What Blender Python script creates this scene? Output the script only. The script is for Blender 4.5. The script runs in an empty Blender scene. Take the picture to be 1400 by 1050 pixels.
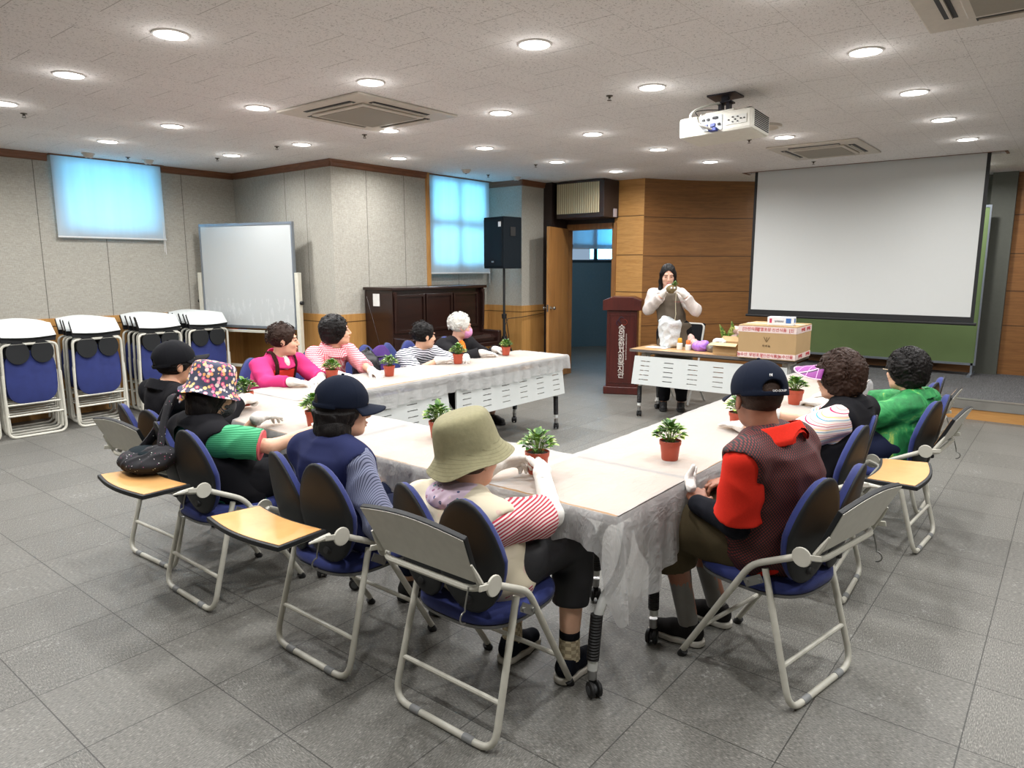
import bpy, bmesh, math, random
import numpy as np
from mathutils import Vector, Matrix, Euler
random.seed(7)
SC = bpy.context.scene
COL = SC.collection
# ------------------------------------------------------------------ camera
cam = bpy.data.cameras.new('camera'); cam.sensor_width = 36; cam.lens = 958.2/1400*36
cam.clip_start = .05; cam.clip_end = 100
camo = bpy.data.objects.new('camera', cam); COL.objects.link(camo)
_r = Vector((0.6253515, -0.78034212, -0.00129588)); _u = Vector((0.12926097, 0.10194931, 0.98635589)); _f = Vector((0.76956293, 0.61698664, -0.16462194))
camo.matrix_world = Matrix(((_r.x, _u.x, -_f.x, 0), (_r.y, _u.y, -_f.y, 0), (_r.z, _u.z, -_f.z, 1.58), (0, 0, 0, 1)))
SC.camera = camo
# ------------------------------------------------------------------ world, exposure
SC.view_settings.view_transform = 'Standard'; SC.view_settings.look = 'None'
SC.view_settings.exposure = 0.0; SC.view_settings.gamma = 1.0
SC.view_settings.use_curve_mapping = False
w = bpy.data.worlds.new('world'); SC.world = w; w.use_nodes = True
w.node_tree.nodes['Background'].inputs[0].default_value = (.55, .75, 1, 1)
w.node_tree.nodes['Background'].inputs[1].default_value = .5
LAMP_W = 17.0
CZ = 2.74
def area(name, loc, rot, sx, sy, power, color, shape='RECTANGLE'):
    l = bpy.data.lights.new(name, 'AREA'); l.shape = shape; l.size = sx
    if shape in ('RECTANGLE', 'ELLIPSE'): l.size_y = sy
    l.energy = power; l.color = color
    o = bpy.data.objects.new(name, l); COL.objects.link(o); o.location = loc; o.rotation_euler = rot
    return o
# daylight outside the three windows
area('daylight', (3.44, 8.98, 2.35), (-math.pi/2, 0, 0), 1.0, .8, 24, (.20, .68, 1.0))
area('daylight', (7.0, 7.12, 2.15), (-math.pi/2, 0, 0), 1.1, 1.2, 50, (.20, .68, 1.0))
area('daylight', (12.9, 7.55, 2.1), (-math.pi/2, 0, math.radians(-60)), 1.1, .7, 42, (.08, .52, 1.0))
# ------------------------------------------------------------------ helpers
def link(o, parent=None):
    COL.objects.link(o)
    if parent is not None: o.parent = parent
    return o
def tag(o, label=None, cat=None, group=None, kind=None):
    if label: o['label'] = label
    if cat: o['category'] = cat
    if group: o['group'] = group
    if kind: o['kind'] = kind
    return o
def thing(name, label, cat, loc=(0, 0, 0), rz=0, group=None):
    o = bpy.data.objects.new(name, None); o.empty_display_size = .05; COL.objects.link(o)
    o.location = loc; o.rotation_euler = (0, 0, rz)
    return tag(o, label, cat, group)
class MB:
    def __init__(s): s.v = []; s.f = []
    def add(s, v, f):
        n = len(s.v); s.v += [tuple(p) for p in v]; s.f += [tuple(i+n for i in q) for q in f]; return s
    def box(s, c, d, rot=None):
        x, y, z = d[0]/2, d[1]/2, d[2]/2
        v = [Vector(p) for p in ((-x,-y,-z),(x,-y,-z),(x,y,-z),(-x,y,-z),(-x,-y,z),(x,-y,z),(x,y,z),(-x,y,z))]
        if rot is not None:
            m = rot if isinstance(rot, Matrix) else Euler(rot).to_matrix(); v = [m @ p for p in v]
        c = Vector(c)
        return s.add([p+c for p in v], [(0,3,2,1),(4,5,6,7),(0,1,5,4),(1,2,6,5),(2,3,7,6),(3,0,4,7)])
    def b2(s, a, b): return s.box([(a[i]+b[i])/2 for i in range(3)], [abs(b[i]-a[i]) for i in range(3)])
    def tube(s, pts, r, n=10, cap=True, closed=False, flat=None):
        pts = [Vector(p) for p in pts]; N = len(pts); rr = r if isinstance(r, (list, tuple)) else [r]*N
        tang = []
        for i in range(N):
            if closed: t = pts[(i+1) % N]-pts[i-1]
            elif i == 0: t = pts[1]-pts[0]
            elif i == N-1: t = pts[-1]-pts[-2]
            else: t = (pts[i+1]-pts[i]).normalized()+(pts[i]-pts[i-1]).normalized()
            tang.append(t.normalized() if t.length > 1e-9 else Vector((0, 0, 1)))
        t0 = tang[0]; ref = Vector((0, 0, 1)) if abs(t0.z) < .9 else Vector((1, 0, 0))
        a = t0.cross(ref).normalized(); vs = []
        for i in range(N):
            t = tang[i]; a = (a-t*a.dot(t)); a = a.normalized() if a.length > 1e-6 else t.orthogonal().normalized()
            b = t.cross(a)
            k = 1 if flat is None else flat
            for j in range(n):
                th = 2*math.pi*j/n; vs.append(pts[i]+a*math.cos(th)*rr[i]+b*math.sin(th)*rr[i]*k)
        fs = []
        for i in range(N if closed else N-1):
            i2 = (i+1) % N
            for j in range(n): fs.append((i*n+j, i*n+(j+1) % n, i2*n+(j+1) % n, i2*n+j))
        if cap and not closed:
            fs.append(tuple(range(n-1, -1, -1))); fs.append(tuple((N-1)*n+j for j in range(n)))
        return s.add(vs, fs)
    def lathe(s, prof, c=(0, 0, 0), n=24, axis=None, sx=1, sy=1):
        c = Vector(c); m = Matrix.Identity(3)
        if axis is not None: m = Vector((0, 0, 1)).rotation_difference(Vector(axis)).to_matrix()
        vs = []
        for (r, z) in prof:
            for j in range(n):
                th = 2*math.pi*j/n; vs.append(c+m @ Vector((r*math.cos(th)*sx, r*math.sin(th)*sy, z)))
        fs = []
        for i in range(len(prof)-1):
            for j in range(n): fs.append((i*n+j, i*n+(j+1) % n, (i+1)*n+(j+1) % n, (i+1)*n+j))
        if prof[0][0] > 1e-6: fs.append(tuple(range(n-1, -1, -1)))
        if prof[-1][0] > 1e-6: fs.append(tuple((len(prof)-1)*n+j for j in range(n)))
        return s.add(vs, fs)
    def ell(s, c, r, rot=None, n=14, m=9):
        c = Vector(c); R = Euler(rot).to_matrix() if isinstance(rot, (tuple, list)) else (rot or Matrix.Identity(3))
        vs = []; fs = []
        for i in range(m+1):
            ph = math.pi*i/m
            for j in range(n):
                th = 2*math.pi*j/n
                vs.append(c+R @ Vector((r[0]*math.sin(ph)*math.cos(th), r[1]*math.sin(ph)*math.sin(th), -r[2]*math.cos(ph))))
        for i in range(m):
            for j in range(n): fs.append((i*n+j, i*n+(j+1) % n, (i+1)*n+(j+1) % n, (i+1)*n+j))
        return s.add(vs, fs)
    def prism(s, poly, t, o=(0, 0, 0), ux=(1, 0, 0), uy=(0, 1, 0)):
        # polygon in the plane (ux, uy) extruded by t along ux x uy
        o = Vector(o); ux = Vector(ux); uy = Vector(uy); nn = ux.cross(uy).normalized()
        a = [o+ux*p[0]+uy*p[1] for p in poly]; b = [p+nn*t for p in a]; n = len(a)
        return s.add(a+b, [tuple(range(n-1, -1, -1)), tuple(range(n, 2*n))]+[(i, (i+1) % n, n+(i+1) % n, n+i) for i in range(n)])
    def grid(s, P):   # P[i][j] points
        a = len(P); b = len(P[0])
        return s.add([p for r in P for p in r], [(i*b+j, (i+1)*b+j, (i+1)*b+j+1, i*b+j+1) for i in range(a-1) for j in range(b-1)])
    def mesh(s, name, smooth=True, ang=40):
        me = bpy.data.meshes.new(name); me.from_pydata(s.v, [], s.f); 
        bm = bmesh.new(); bm.from_mesh(me); bmesh.ops.remove_doubles(bm, verts=bm.verts, dist=1e-5)
        bmesh.ops.recalc_face_normals(bm, faces=bm.faces)
        bm.to_mesh(me); bm.free()
        if smooth:
            me.shade_smooth()
            try: me.set_sharp_from_angle(angle=math.radians(ang))
            except Exception: pass
        return me
    def build(s, name, mat, parent=None, smooth=True, bevel=0, solid=0, sub=0, loc=None, ang=40):
        me = s.mesh(name, smooth, ang); me.materials.append(mat)
        o = bpy.data.objects.new(name, me); link(o, parent)
        if loc: o.location = loc
        if solid:
            m = o.modifiers.new('solid', 'SOLIDIFY'); m.thickness = solid; m.offset = 0
        if bevel:
            m = o.modifiers.new('bevel', 'BEVEL'); m.width = bevel; m.segments = 2; m.limit_method = 'ANGLE'; m.angle_limit = math.radians(50)
        if sub:
            m = o.modifiers.new('sub', 'SUBSURF'); m.levels = sub; m.render_levels = sub
        return o
def rot_about(p, c, a):
    ca, sa = math.cos(a), math.sin(a); x, y = p[0]-c[0], p[1]-c[1]
    return (c[0]+x*ca-y*sa, c[1]+x*sa+y*ca)
def fillet(pts, r, n=5):
    pts = [Vector(p) for p in pts]; out = [pts[0]]
    for i in range(1, len(pts)-1):
        a, b, c = pts[i-1], pts[i], pts[i+1]
        d1 = (a-b); d2 = (c-b); k = min(r, d1.length*.49, d2.length*.49)
        p1 = b+d1.normalized()*k; p2 = b+d2.normalized()*k
        for j in range(n+1):
            t = j/n; out.append(p1*(1-t)**2+b*2*t*(1-t)+p2*t*t)
    out.append(pts[-1]); return out
def copy_tree(o, parent=None):
    c = o.copy(); COL.objects.link(c); c.parent = parent
    for ch in KIDS(o): copy_tree(ch, c)
    return c
def KIDS(o): return [x for x in COL.objects if x.parent == o]
# ------------------------------------------------------------------ materials
class NT:
    def __init__(s, name):
        s.m = bpy.data.materials.new(name); s.m.use_nodes = True; s.t = s.m.node_tree; s.b = s.t.nodes['Principled BSDF']; s.l = s.t.links
        s.out = s.t.nodes['Material Output']
    def n(s, typ, **kw):
        nd = s.t.nodes.new(typ)
        for k, v in kw.items():
            if k == 'op': nd.operation = v
            elif k.startswith('i_'): nd.inputs[k[2:]].default_value = v
            elif k[0] == 'n' and k[1:].isdigit(): nd.inputs[int(k[1:])].default_value = v
            else: setattr(nd, k, v)
        return nd
    def c(s, a, b): s.l.new(a, b)
    def coord(s, kind='Object'): return s.n('ShaderNodeTexCoord').outputs[kind]
    def math(s, op, a, b=None, c=None, clamp=False):
        nd = s.n('ShaderNodeMath', op=op); nd.use_clamp = clamp
        for i, x in enumerate((a, b, c)):
            if x is None: continue
            if isinstance(x, (int, float)): nd.inputs[i].default_value = x
            else: s.c(x, nd.inputs[i])
        return nd.outputs[0]
    def sep(s, v):
        nd = s.n('ShaderNodeSeparateXYZ'); s.c(v, nd.inputs[0]); return nd.outputs
    def mapping(s, v, scale=(1, 1, 1), rot=(0, 0, 0), loc=(0, 0, 0)):
        nd = s.n('ShaderNodeMapping'); s.c(v, nd.inputs[0]); nd.inputs['Scale'].default_value = scale; nd.inputs['Rotation'].default_value = rot; nd.inputs['Location'].default_value = loc
        return nd.outputs[0]
    def noise(s, v, scale=5, detail=3, rough=.5, dist=0):
        nd = s.n('ShaderNodeTexNoise'); s.c(v, nd.inputs['Vector']); nd.inputs['Scale'].default_value = scale; nd.inputs['Detail'].default_value = detail
        nd.inputs['Roughness'].default_value = rough; nd.inputs['Distortion'].default_value = dist; return nd.outputs[0]
    def ramp(s, f, stops, interp='LINEAR'):
        nd = s.n('ShaderNodeValToRGB'); s.c(f, nd.inputs[0]); cr = nd.color_ramp; cr.interpolation = interp
        while len(cr.elements) > 1: cr.elements.remove(cr.elements[-1])
        cr.elements[0].position = stops[0][0]; cr.elements[0].color = c4(stops[0][1])
        for p, col in stops[1:]:
            e = cr.elements.new(p); e.color = c4(col)
        return nd.outputs[0]
    def mix(s, f, a, b, typ='MIX'):
        nd = s.n('ShaderNodeMix'); nd.data_type = 'RGBA'; nd.blend_type = typ
        for i, x in ((0, f), (6, a), (7, b)):
            if isinstance(x, (int, float)): nd.inputs[i].default_value = x
            elif isinstance(x, tuple): nd.inputs[i].default_value = c4(x)
            else: s.c(x, nd.inputs[i])
        return nd.outputs[2]
    def bump(s, h, strength=.3, dist=.01):
        nd = s.n('ShaderNodeBump'); nd.inputs['Strength'].default_value = strength; nd.inputs['Distance'].default_value = dist
        s.c(h, nd.inputs['Height']); s.c(nd.outputs[0], s.b.inputs['Normal'])
    def base(s, x):
        if isinstance(x, tuple): s.b.inputs['Base Color'].default_value = c4(x)
        else: s.c(x, s.b.inputs['Base Color'])
    def set(s, **kw):
        for k, v in kw.items(): s.b.inputs[k.replace('_', ' ')].default_value = v
def lin(c):
    return tuple((x/12.92 if x <= .04045 else ((x+.055)/1.055)**2.4) for x in c)
def S(r, g, b): return lin((r/255, g/255, b/255))
def c4(c): return tuple(c)+(1,) if len(c) == 3 else tuple(c)
MATS = {}
def M(name, col, rough=.5, metal=0, var=.08, scale=30, bump=0, bdist=.002, spec=.5, sheen=0, kind='Object', **kw):
    if name in MATS: return MATS[name]
    t = NT(name); v = t.coord(kind); nz = t.noise(v, scale, 3)
    d = tuple(max(0, x*(1-var*1.5)) for x in col); l = tuple(min(1, x*(1+var)) for x in col)
    t.base(t.mix(nz, d, l)); t.set(Roughness=rough, Metallic=metal); t.b.inputs['Specular IOR Level'].default_value = spec
    if sheen: t.b.inputs['Sheen Weight'].default_value = sheen
    if bump: t.bump(t.noise(v, scale*3, 4), bump, bdist)
    for k, x in kw.items(): t.b.inputs[k.replace('_', ' ')].default_value = x
    MATS[name] = t.m; return t.m
# ---- setting materials
def m_floor():
    t = NT('vinyl tile floor'); v = t.coord('Generated' if 0 else 'Object'); x, y, z = t.sep(v)
    T = .4545
    def tri(a, off): # distance to nearest joint in metres
        m = t.math('ABSOLUTE', t.math('SUBTRACT', t.math('FRACT', t.math('DIVIDE', t.math('ADD', a, off), T)), .5)); return t.math('MULTIPLY', t.math('SUBTRACT', .5, m), T)
    dx = tri(x, -1.2075+T*20); dy = tri(y, -2.428+T*20)
    d = t.math('MINIMUM', dx, dy); joint = t.math('LESS_THAN', d, .0022)
    # per-tile tone
    ix = t.math('FLOOR', t.math('DIVIDE', t.math('ADD', x, -1.2075+T*20), T)); iy = t.math('FLOOR', t.math('DIVIDE', t.math('ADD', y, -2.428+T*20), T))
    cb = t.n('ShaderNodeCombineXYZ'); t.c(ix, cb.inputs[0]); t.c(iy, cb.inputs[1])
    wn = t.n('ShaderNodeTexWhiteNoise'); t.c(cb.outputs[0], wn.inputs[0])
    # carpet-like woven fleck: direction flips tile to tile
    m1 = t.noise(t.mapping(v, (260, 60, 1)), 1, 3, .7); m2 = t.noise(t.mapping(v, (60, 260, 1)), 1, 3, .7)
    fl = t.math('GREATER_THAN', wn.outputs[0], .5)
    mm = t.n('ShaderNodeMix'); t.c(fl, mm.inputs[0]); t.c(m1, mm.inputs[2]); t.c(m2, mm.inputs[3])
    fleck = t.ramp(mm.outputs[0], [(.3, S(76, 75, 71)), (.47, S(106, 105, 100)), (.6, S(130, 128, 122)), (.72, S(178, 176, 168))])
    tone = t.math('MULTIPLY_ADD', wn.outputs[0], .16, .92)
    tn = t.n('ShaderNodeMix'); tn.data_type = 'RGBA'; tn.blend_type = 'MULTIPLY'; tn.inputs[0].default_value = 1; t.c(fleck, tn.inputs[6])
    cc = t.n('ShaderNodeCombineXYZ'); [t.c(tone, cc.inputs[i]) for i in range(3)]; t.c(cc.outputs[0], tn.inputs[7])
    # scuffs: chalky dust smears, more towards the left of the room
    s1 = t.noise(t.mapping(v, (1.2, 2.6, 1), rot=(0, 0, .5)), 2.2, 6, .75, .6); s2 = t.noise(v, 45, 4, .8)
    sc = t.math('MULTIPLY', t.math('GREATER_THAN', s1, .60), t.math('GREATER_THAN', s2, .56))
    big = t.noise(v, .9, 3, .6)
    c1 = t.mix(t.math('MULTIPLY', sc, .55), tn.outputs[2], S(170, 170, 165))
    c2 = t.mix(t.math('MULTIPLY', big, .28), c1, S(62, 61, 57))
    t.base(t.mix(t.math('MULTIPLY', joint, .75), c2, S(30, 30, 28))); t.set(Roughness=.5)
    t.b.inputs['Specular IOR Level'].default_value = .4
    t.bump(t.math('SUBTRACT', mm.outputs[0], t.math('MULTIPLY', joint, .8)), .12, .002)
    return t.m
def m_ceiling():
    t = NT('mineral fibre ceiling tile'); v = t.coord(); x, y, z = t.sep(v)
    # short worm-like fissures
    n1 = t.noise(t.mapping(v, (70, 120, 1), rot=(0, 0, .4)), 1, 2, .5, .8); n2 = t.noise(t.mapping(v, (120, 55, 1), rot=(0, 0, .2)), 1, 2, .5, .8)
    fis = t.math('MAXIMUM', t.math('GREATER_THAN', n1, .64), t.math('GREATER_THAN', n2, .65))
    A, B = .303, .606
    row = t.math('FLOOR', t.math('DIVIDE', t.math('ADD', y, 20), A)); par = t.math('MULTIPLY', t.math('MODULO', row, 2), B/2)
    fy = t.math('FRACT', t.math('DIVIDE', t.math('ADD', y, 20), A)); fx = t.math('FRACT', t.math('DIVIDE', t.math('ADD', t.math('ADD', x, 20), par), B))
    jy = t.math('LESS_THAN', fy, .012); jx = t.math('LESS_THAN', fx, .008)
    j = t.math('MAXIMUM', t.math('MULTIPLY', jy, .30), t.math('MULTIPLY', jx, .55))
    big = t.noise(v, 1.5, 2)
    c = t.mix(big, S(222, 218, 216), S(232, 229, 227)); c = t.mix(t.math('MULTIPLY', fis, .45), c, S(96, 90, 85)); c = t.mix(j, c, S(120, 113, 108))
    t.base(c); t.set(Roughness=.95); t.bump(t.math('MULTIPLY', t.math('MAXIMUM', fis, j), -1), .4, .004)
    return t.m
def m_fabric_wall(seams, axis):
    t = NT('woven wall panel'); v = t.coord(); x, y, z = t.sep(v); a = x if axis == 'x' else y
    n1 = t.noise(t.mapping(v, (30, 30, 220)), 1, 4, .7); n2 = t.noise(t.mapping(v, (220, 220, 26)), 1, 4, .7)
    wv = t.math('ADD', t.math('MULTIPLY', n1, .5), t.math('MULTIPLY', n2, .5))
    c = t.ramp(wv, [(.35, S(140, 137, 127)), (.52, S(166, 163, 153)), (.66, S(186, 183, 173))])
    j = None
    for s in seams:
        d = t.math('LESS_THAN', t.math('ABSOLUTE', t.math('SUBTRACT', a, s)), .004); j = d if j is None else t.math('MAXIMUM', j, d)
    if j is not None: c = t.mix(t.math('MULTIPLY', j, .75), c, S(70, 66, 60))
    t.base(c); t.set(Roughness=.9); t.bump(wv, .25, .002); return t.m
def m_wood(name, dark, light, grain=(1.5, 1.5, 22), rough=.38, seams=(), seam_axis='z', seamcol=(60, 36, 16), scale=1.0, dist=1.0):
    if name in MATS: return MATS[name]
    t = NT(name); v = t.coord(); x, y, z = t.sep(v)
    g = t.noise(t.mapping(v, grain), scale, 6, .62, dist); g2 = t.noise(t.mapping(v, tuple(q*5 for q in grain)), scale, 3, .6, .2)
    f = t.math('ADD', t.math('MULTIPLY', g, .7), t.math('MULTIPLY', g2, .3))
    c = t.ramp(f, [(.3, dark), (.48, tuple((p+q)/2 for p, q in zip(dark, light))), (.68, light)])
    a = dict(x=x, y=y, z=z)[seam_axis]
    for s in seams:
        d = t.math('LESS_THAN', t.math('ABSOLUTE', t.math('SUBTRACT', a, s)), .006); c = t.mix(t.math('MULTIPLY', d, .85), c, S(*seamcol))
    t.base(c); t.set(Roughness=rough); t.bump(g2, .08, .001); MATS[name] = t.m; return t.m
# ================================================================== the room
def struct(name, mb, mat, parent=None, **kw):
    o = mb.build(name, mat, parent, smooth=kw.pop('smooth', False), **kw)
    if parent is None: o['kind'] = 'structure'
    return o
X0, Y0, XE = -2.2, -3.0, 11.2
mF = m_floor(); mC = m_ceiling()
struct('floor', MB().b2((X0-.1, Y0-.1, -.1), (14.6, 9.3, 0)), mF)
# main ceiling with the slot that the projection screen drops out of
b = MB(); b.b2((X0-.1, Y0-.1, CZ), (8.93, 9.3, CZ+.1)); b.b2((9.12, Y0-.1, CZ), (14.6, 9.3, CZ+.1)); b.b2((8.93, 3.42, CZ), (9.12, 9.3, CZ+.1)); b.b2((8.93, Y0-.1, CZ), (9.12, .72, CZ+.1))
b.b2((8.9, .70, CZ+.1), (9.15, 3.44, CZ+.3))
struct('ceiling', b, mC)
OAK_D, OAK_L = S(150, 104, 52), S(196, 150, 90)
mOak = m_wood('oak veneer', OAK_D, OAK_L, (18, 18, 1.2), .4)
mOakW = m_wood('oak wainscot', S(158, 112, 58), S(192, 146, 86), (24, 24, 1.0), .4, seams=(.965,))
mTrim = m_wood('walnut brown trim', S(88, 54, 34), S(128, 84, 56), (3, 3, 30), .45)
mWL = m_fabric_wall((.25, 1.27, 2.13, 2.73, 3.37, 4.26), 'x')
mWB = m_fabric_wall((6.95, 7.35), 'y')
mP1 = m_fabric_wall((5.42, 6.0), 'x')
mP2 = m_fabric_wall((7.1,), 'x')
LY = 8.45
# left wall with its window opening
wx0, wx1, wz0 = 2.95, 3.95, 1.98
b = MB(); b.b2((X0, LY, 0), (wx0, LY+.15, CZ)); b.b2((wx1, LY, 0), (4.93, LY+.15, CZ)); b.b2((wx0, LY, 0), (wx1, LY+.15, wz0))
struct('wall_left', b, mWL)
b = MB(); b.b2((wx0-.1, LY+.15, wz0-.1), (wx0, LY+.6, CZ)); b.b2((wx1, LY+.15, wz0-.1), (wx1+.1, LY+.6, CZ)); b.b2((wx0-.1, LY+.15, wz0-.1), (wx1+.1, LY+.6, wz0)); b.b2((wx0-.1, LY+.58, wz0), (wx1+.1, LY+.6, CZ))
mReveal = M('painted window reveal', S(190, 195, 198), .8)
struct('trim_1', b, mReveal)
struct('wall_whiteboard', MB().b2((4.93, 6.48, 0), (5.08, LY+.15, CZ)), mWB)
struct('wall_piano', MB().b2((5.08, 6.48, 0), (6.4, 6.63, CZ)), mP1)
# recessed window bay
a0, a1, az = 6.48, 7.56, 1.58
b = MB(); b.b2((6.25, 6.62, 0), (a0, 6.75, CZ)); b.b2((a1, 6.62, 0), (7.7, 6.75, CZ)); b.b2((a0, 6.62, 0), (a1, 6.75, az))
struct('wall_window_bay', b, mP2)
b = MB(); b.b2((a0-.1, 6.75, az-.1), (a0, 7.3, CZ)); b.b2((a1, 6.75, az-.1), (a1+.1, 7.3, CZ)); b.b2((a0-.1, 6.75, az-.1), (a1+.1, 7.3, az)); b.b2((a0-.1, 7.28, az), (a1+.1, 7.3, CZ))
struct('trim_2', b, mReveal)
struct('wall_pillar', MB().b2((7.7, 6.0, 0), (8.2, 6.75, CZ)), m_fabric_wall((), 'x'))
# windows: frames, mullions, panes
mAl = M('window aluminium', S(60, 78, 92), .5)
mGlass = NT('window glass'); mGlass.base((1, 1, 1)); mGlass.set(Roughness=.0); mGlass.b.inputs['Transmission Weight'].default_value = 1; mGlass.b.inputs['IOR'].default_value = 1.01; mGlass = mGlass.m
def window(n, x0, x1, z0, z1, y, nx, nz, w=.05):
    f = MB(); f.b2((x0, y, z0), (x0+w, y+.04, z1)); f.b2((x1-w, y, z0), (x1, y+.04, z1)); f.b2((x0+w, y, z0), (x1-w, y+.04, z0+w)); f.b2((x0+w, y, z1-w), (x1-w, y+.04, z1))
    for i in range(1, nx): q = x0+(x1-x0)*i/nx; f.b2((q-w*.5, y, z0+w), (q+w*.5, y+.04, z1-w))
    for i in range(1, nz): q = z0+(z1-z0)*i/nz; f.b2((x0+w, y+.001, q-w*.8), (x1-w, y+.039, q+w*.8))
    root = thing('window_%d' % n, None, None); root['kind'] = 'structure'
    f.build('window_frame', mAl, root, smooth=False)
    MB().b2((x0+w, y+.018, z0+w), (x1-w, y+.022, z1-w)).build('window_pane', mGlass, root, smooth=False)
window(1, wx0, wx1, wz0, CZ-.02, LY+.08, 1, 1)
window(2, a0, a1, az, CZ-.02, 6.57, 2, 2, .055)
# roller blinds
def m_blind(name):
    t = NT(name); v = t.coord(); x, y, z = t.sep(v)
    st = t.noise(t.mapping(v, (9, 9, .6)), 1, 3, .5); wv = t.noise(t.mapping(v, (300, 300, 300)), 1, 2)
    c = t.mix(st, S(188, 196, 204), S(214, 222, 228))
    d = t.n('ShaderNodeBsdfDiffuse'); tr = t.n('ShaderNodeBsdfTranslucent'); t.c(c, d.inputs[0]); t.c(c, tr.inputs[0])
    mx = t.n('ShaderNodeMixShader'); mx.inputs[0].default_value = .42; t.c(d.outputs[0], mx.inputs[1]); t.c(tr.outputs[0], mx.inputs[2]); t.c(mx.outputs[0], t.out.inputs[0])
    return t.m
mBlind = m_blind('roller blind fabric'); mRail = M('blind rail', S(205, 208, 208), .4)
def blind(label, x0, x1, z0, y, cord=True):
    root = thing('roller_blind', label, 'blind', ((x0+x1)/2, y, CZ))
    w = (x1-x0)/2
    P = [[(-w+2*w*i/16, -.004*math.sin(i*1.3)*(1-0)+0, z0-CZ+(CZ-z0-.01)*j/10) for j in range(11)] for i in range(17)]
    MB().grid(P).build('blind_fabric', mBlind, root)
    MB().tube([(-w-.005, -.004, z0-CZ), (w+.005, -.004, z0-CZ)], .011, 10).build('bottom_rail', mRail, root)
    MB().b2((-w-.02, -.03, -.014), (w+.03, .03, -.002)).build('head_rail', mTrim, root)
    if cord: MB().tube([(w-.02, -.03, z0-CZ+.2), (w-.02, -.03, z0-CZ-.17)], .0025, 5).tube([(w-.035, -.03, z0-CZ+.2), (w-.035, -.03, z0-CZ-.14)], .0025, 5).build('pull_cord', M('white cord', S(215, 215, 215), .6), root)
blind('pale translucent roller blind glowing blue on the left grey wall above stacked chairs', 2.88, 4.0, 1.9, LY-.05)
blind('tall roller blind with a window cross showing through, beside the piano', 6.36, 7.6, 1.5, 6.5)
# trims
def crown(name, p, q, nx, ny):
    d = Vector((q[0]-p[0], q[1]-p[1], 0)); L = d.length
    prof = [(0, 0), (.035, 0), (.035, -.02), (.022, -.035), (.022, -.062), (.012, -.07), (0, -.075)]
    m = MB(); nrm = Vector((nx, ny, 0)); A = [Vector((p[0], p[1], CZ))+nrm*a+Vector((0, 0, c)) for a, c in prof]; B = [Vector((q[0], q[1], CZ))+nrm*a+Vector((0, 0, c)) for a, c in prof]
    n = len(A); m.add(A+B, [(i, (i+1) % n, n+(i+1) % n, n+i) for i in range(n)]+[tuple(range(n)), tuple(range(2*n-1, n-1, -1))])
    struct(name, m, mTrim)
crown('trim_3', (X0, LY-.001), (2.86, LY-.001), 0, -1); crown('trim_4', (4.02, LY-.001), (4.929, LY-.001), 0, -1)
crown('trim_5', (4.929, LY-.04), (4.929, 6.445), -1, 0); crown('trim_6', (4.895, 6.479), (6.36, 6.479), 0, -1)
crown('trim_7', (7.699, 6.62), (7.699, 5.965), -1, 0); crown('trim_8', (7.665, 5.999), (8.2, 5.999), 0, -1)
struct('trim_9', MB().b2((6.36, 6.45, 1.05), (6.405, 6.64, CZ)), mOak)
def wains(name, a, b_): struct(name, MB().b2(a, b_), mOakW)
wains('trim_10', (X0, LY-.02, 0), (4.93, LY-.001, 1.05)); wains('trim_11', (4.91, 6.46, 0), (4.929, LY-.021, 1.05)); wains('trim_12', (4.93, 6.459, 0), (6.42, 6.479, 1.05))
wains('trim_13', (6.42, 6.6, 0), (7.7, 6.619, 1.05)); wains('trim_14', (7.68, 5.98, 0), (7.699, 6.6, 1.05)); wains('trim_15', (7.7, 5.979, 0), (8.2, 5.999, 1.05))
# door wall
mDark = M('dark brown stained panel', S(44, 33, 30), .45)
mWoodLt = m_wood('light beech panel', S(150, 106, 56), S(190, 144, 84), (2, 2, 26), .4, seams=(1.24, 1.74, 2.26), scale=1.3)
mWoodDk = m_wood('teak stage panel', S(104, 68, 34), S(146, 100, 54), (1.6, 1.6, 30), .42, seams=(.78, 1.235, 1.725, 2.24), scale=1.2)
b = MB(); b.b2((8.2, 5.86, 0), (8.6, 6.75, CZ)); b.b2((8.6, 5.86, 0), (8.7, 6.3, CZ)); b.b2((8.6, 5.08, 2.16), (8.7, 5.86, CZ))
struct('wall_door', b, mDark)
struct('wall_entrance', MB().b2((8.6, 4.63, 0), (8.7, 5.08, CZ)), mWoodLt)
b = MB(); b.b2((8.575, 5.08, 2.1), (8.72, 5.87, 2.18)); b.b2((8.575, 5.04, 0), (8.72, 5.1, 2.18)); b.b2((8.575, 5.85, 0), (8.72, 5.9, 2.18))
struct('trim_16', b, m_wood('door casing', S(110, 74, 40), S(150, 106, 62), (20, 20, 1.2)))
b = MB(); b.b2((8.21, 5.02, 2.24), (8.62, 5.8, CZ-.01))
root = thing('ceiling_speaker_cabinet', 'dark wooden wall speaker box with pleated beige grille above the doorway', 'speaker', (8.4, 5.4, 2.24))
MB().b2((-.19, -.38, 0), (.2, .38, .49)).build('cabinet', mDark, root, bevel=.005, smooth=False)
t = NT('pleated grille cloth'); v = t.coord(); x, y, z = t.sep(v); wv = t.n('ShaderNodeTexWave'); wv.bands_direction = 'Y'; wv.inputs['Scale'].default_value = 9; t.c(v, wv.inputs[0])
t.base(t.mix(wv.outputs[1], S(150, 138, 108), S(190, 178, 146))); t.set(Roughness=.9); t.bump(wv.outputs[1], .5, .01)
MB().b2((-.2, -.31, .06), (-.185, .37, .46)).build('grille', t.m, root, smooth=False)
MB().b2((.06, -.388, .01), (.14, -.378, .12)).build('tag_plate', M('white plastic tag', S(190, 180, 185), .5), root, smooth=False)
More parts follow.
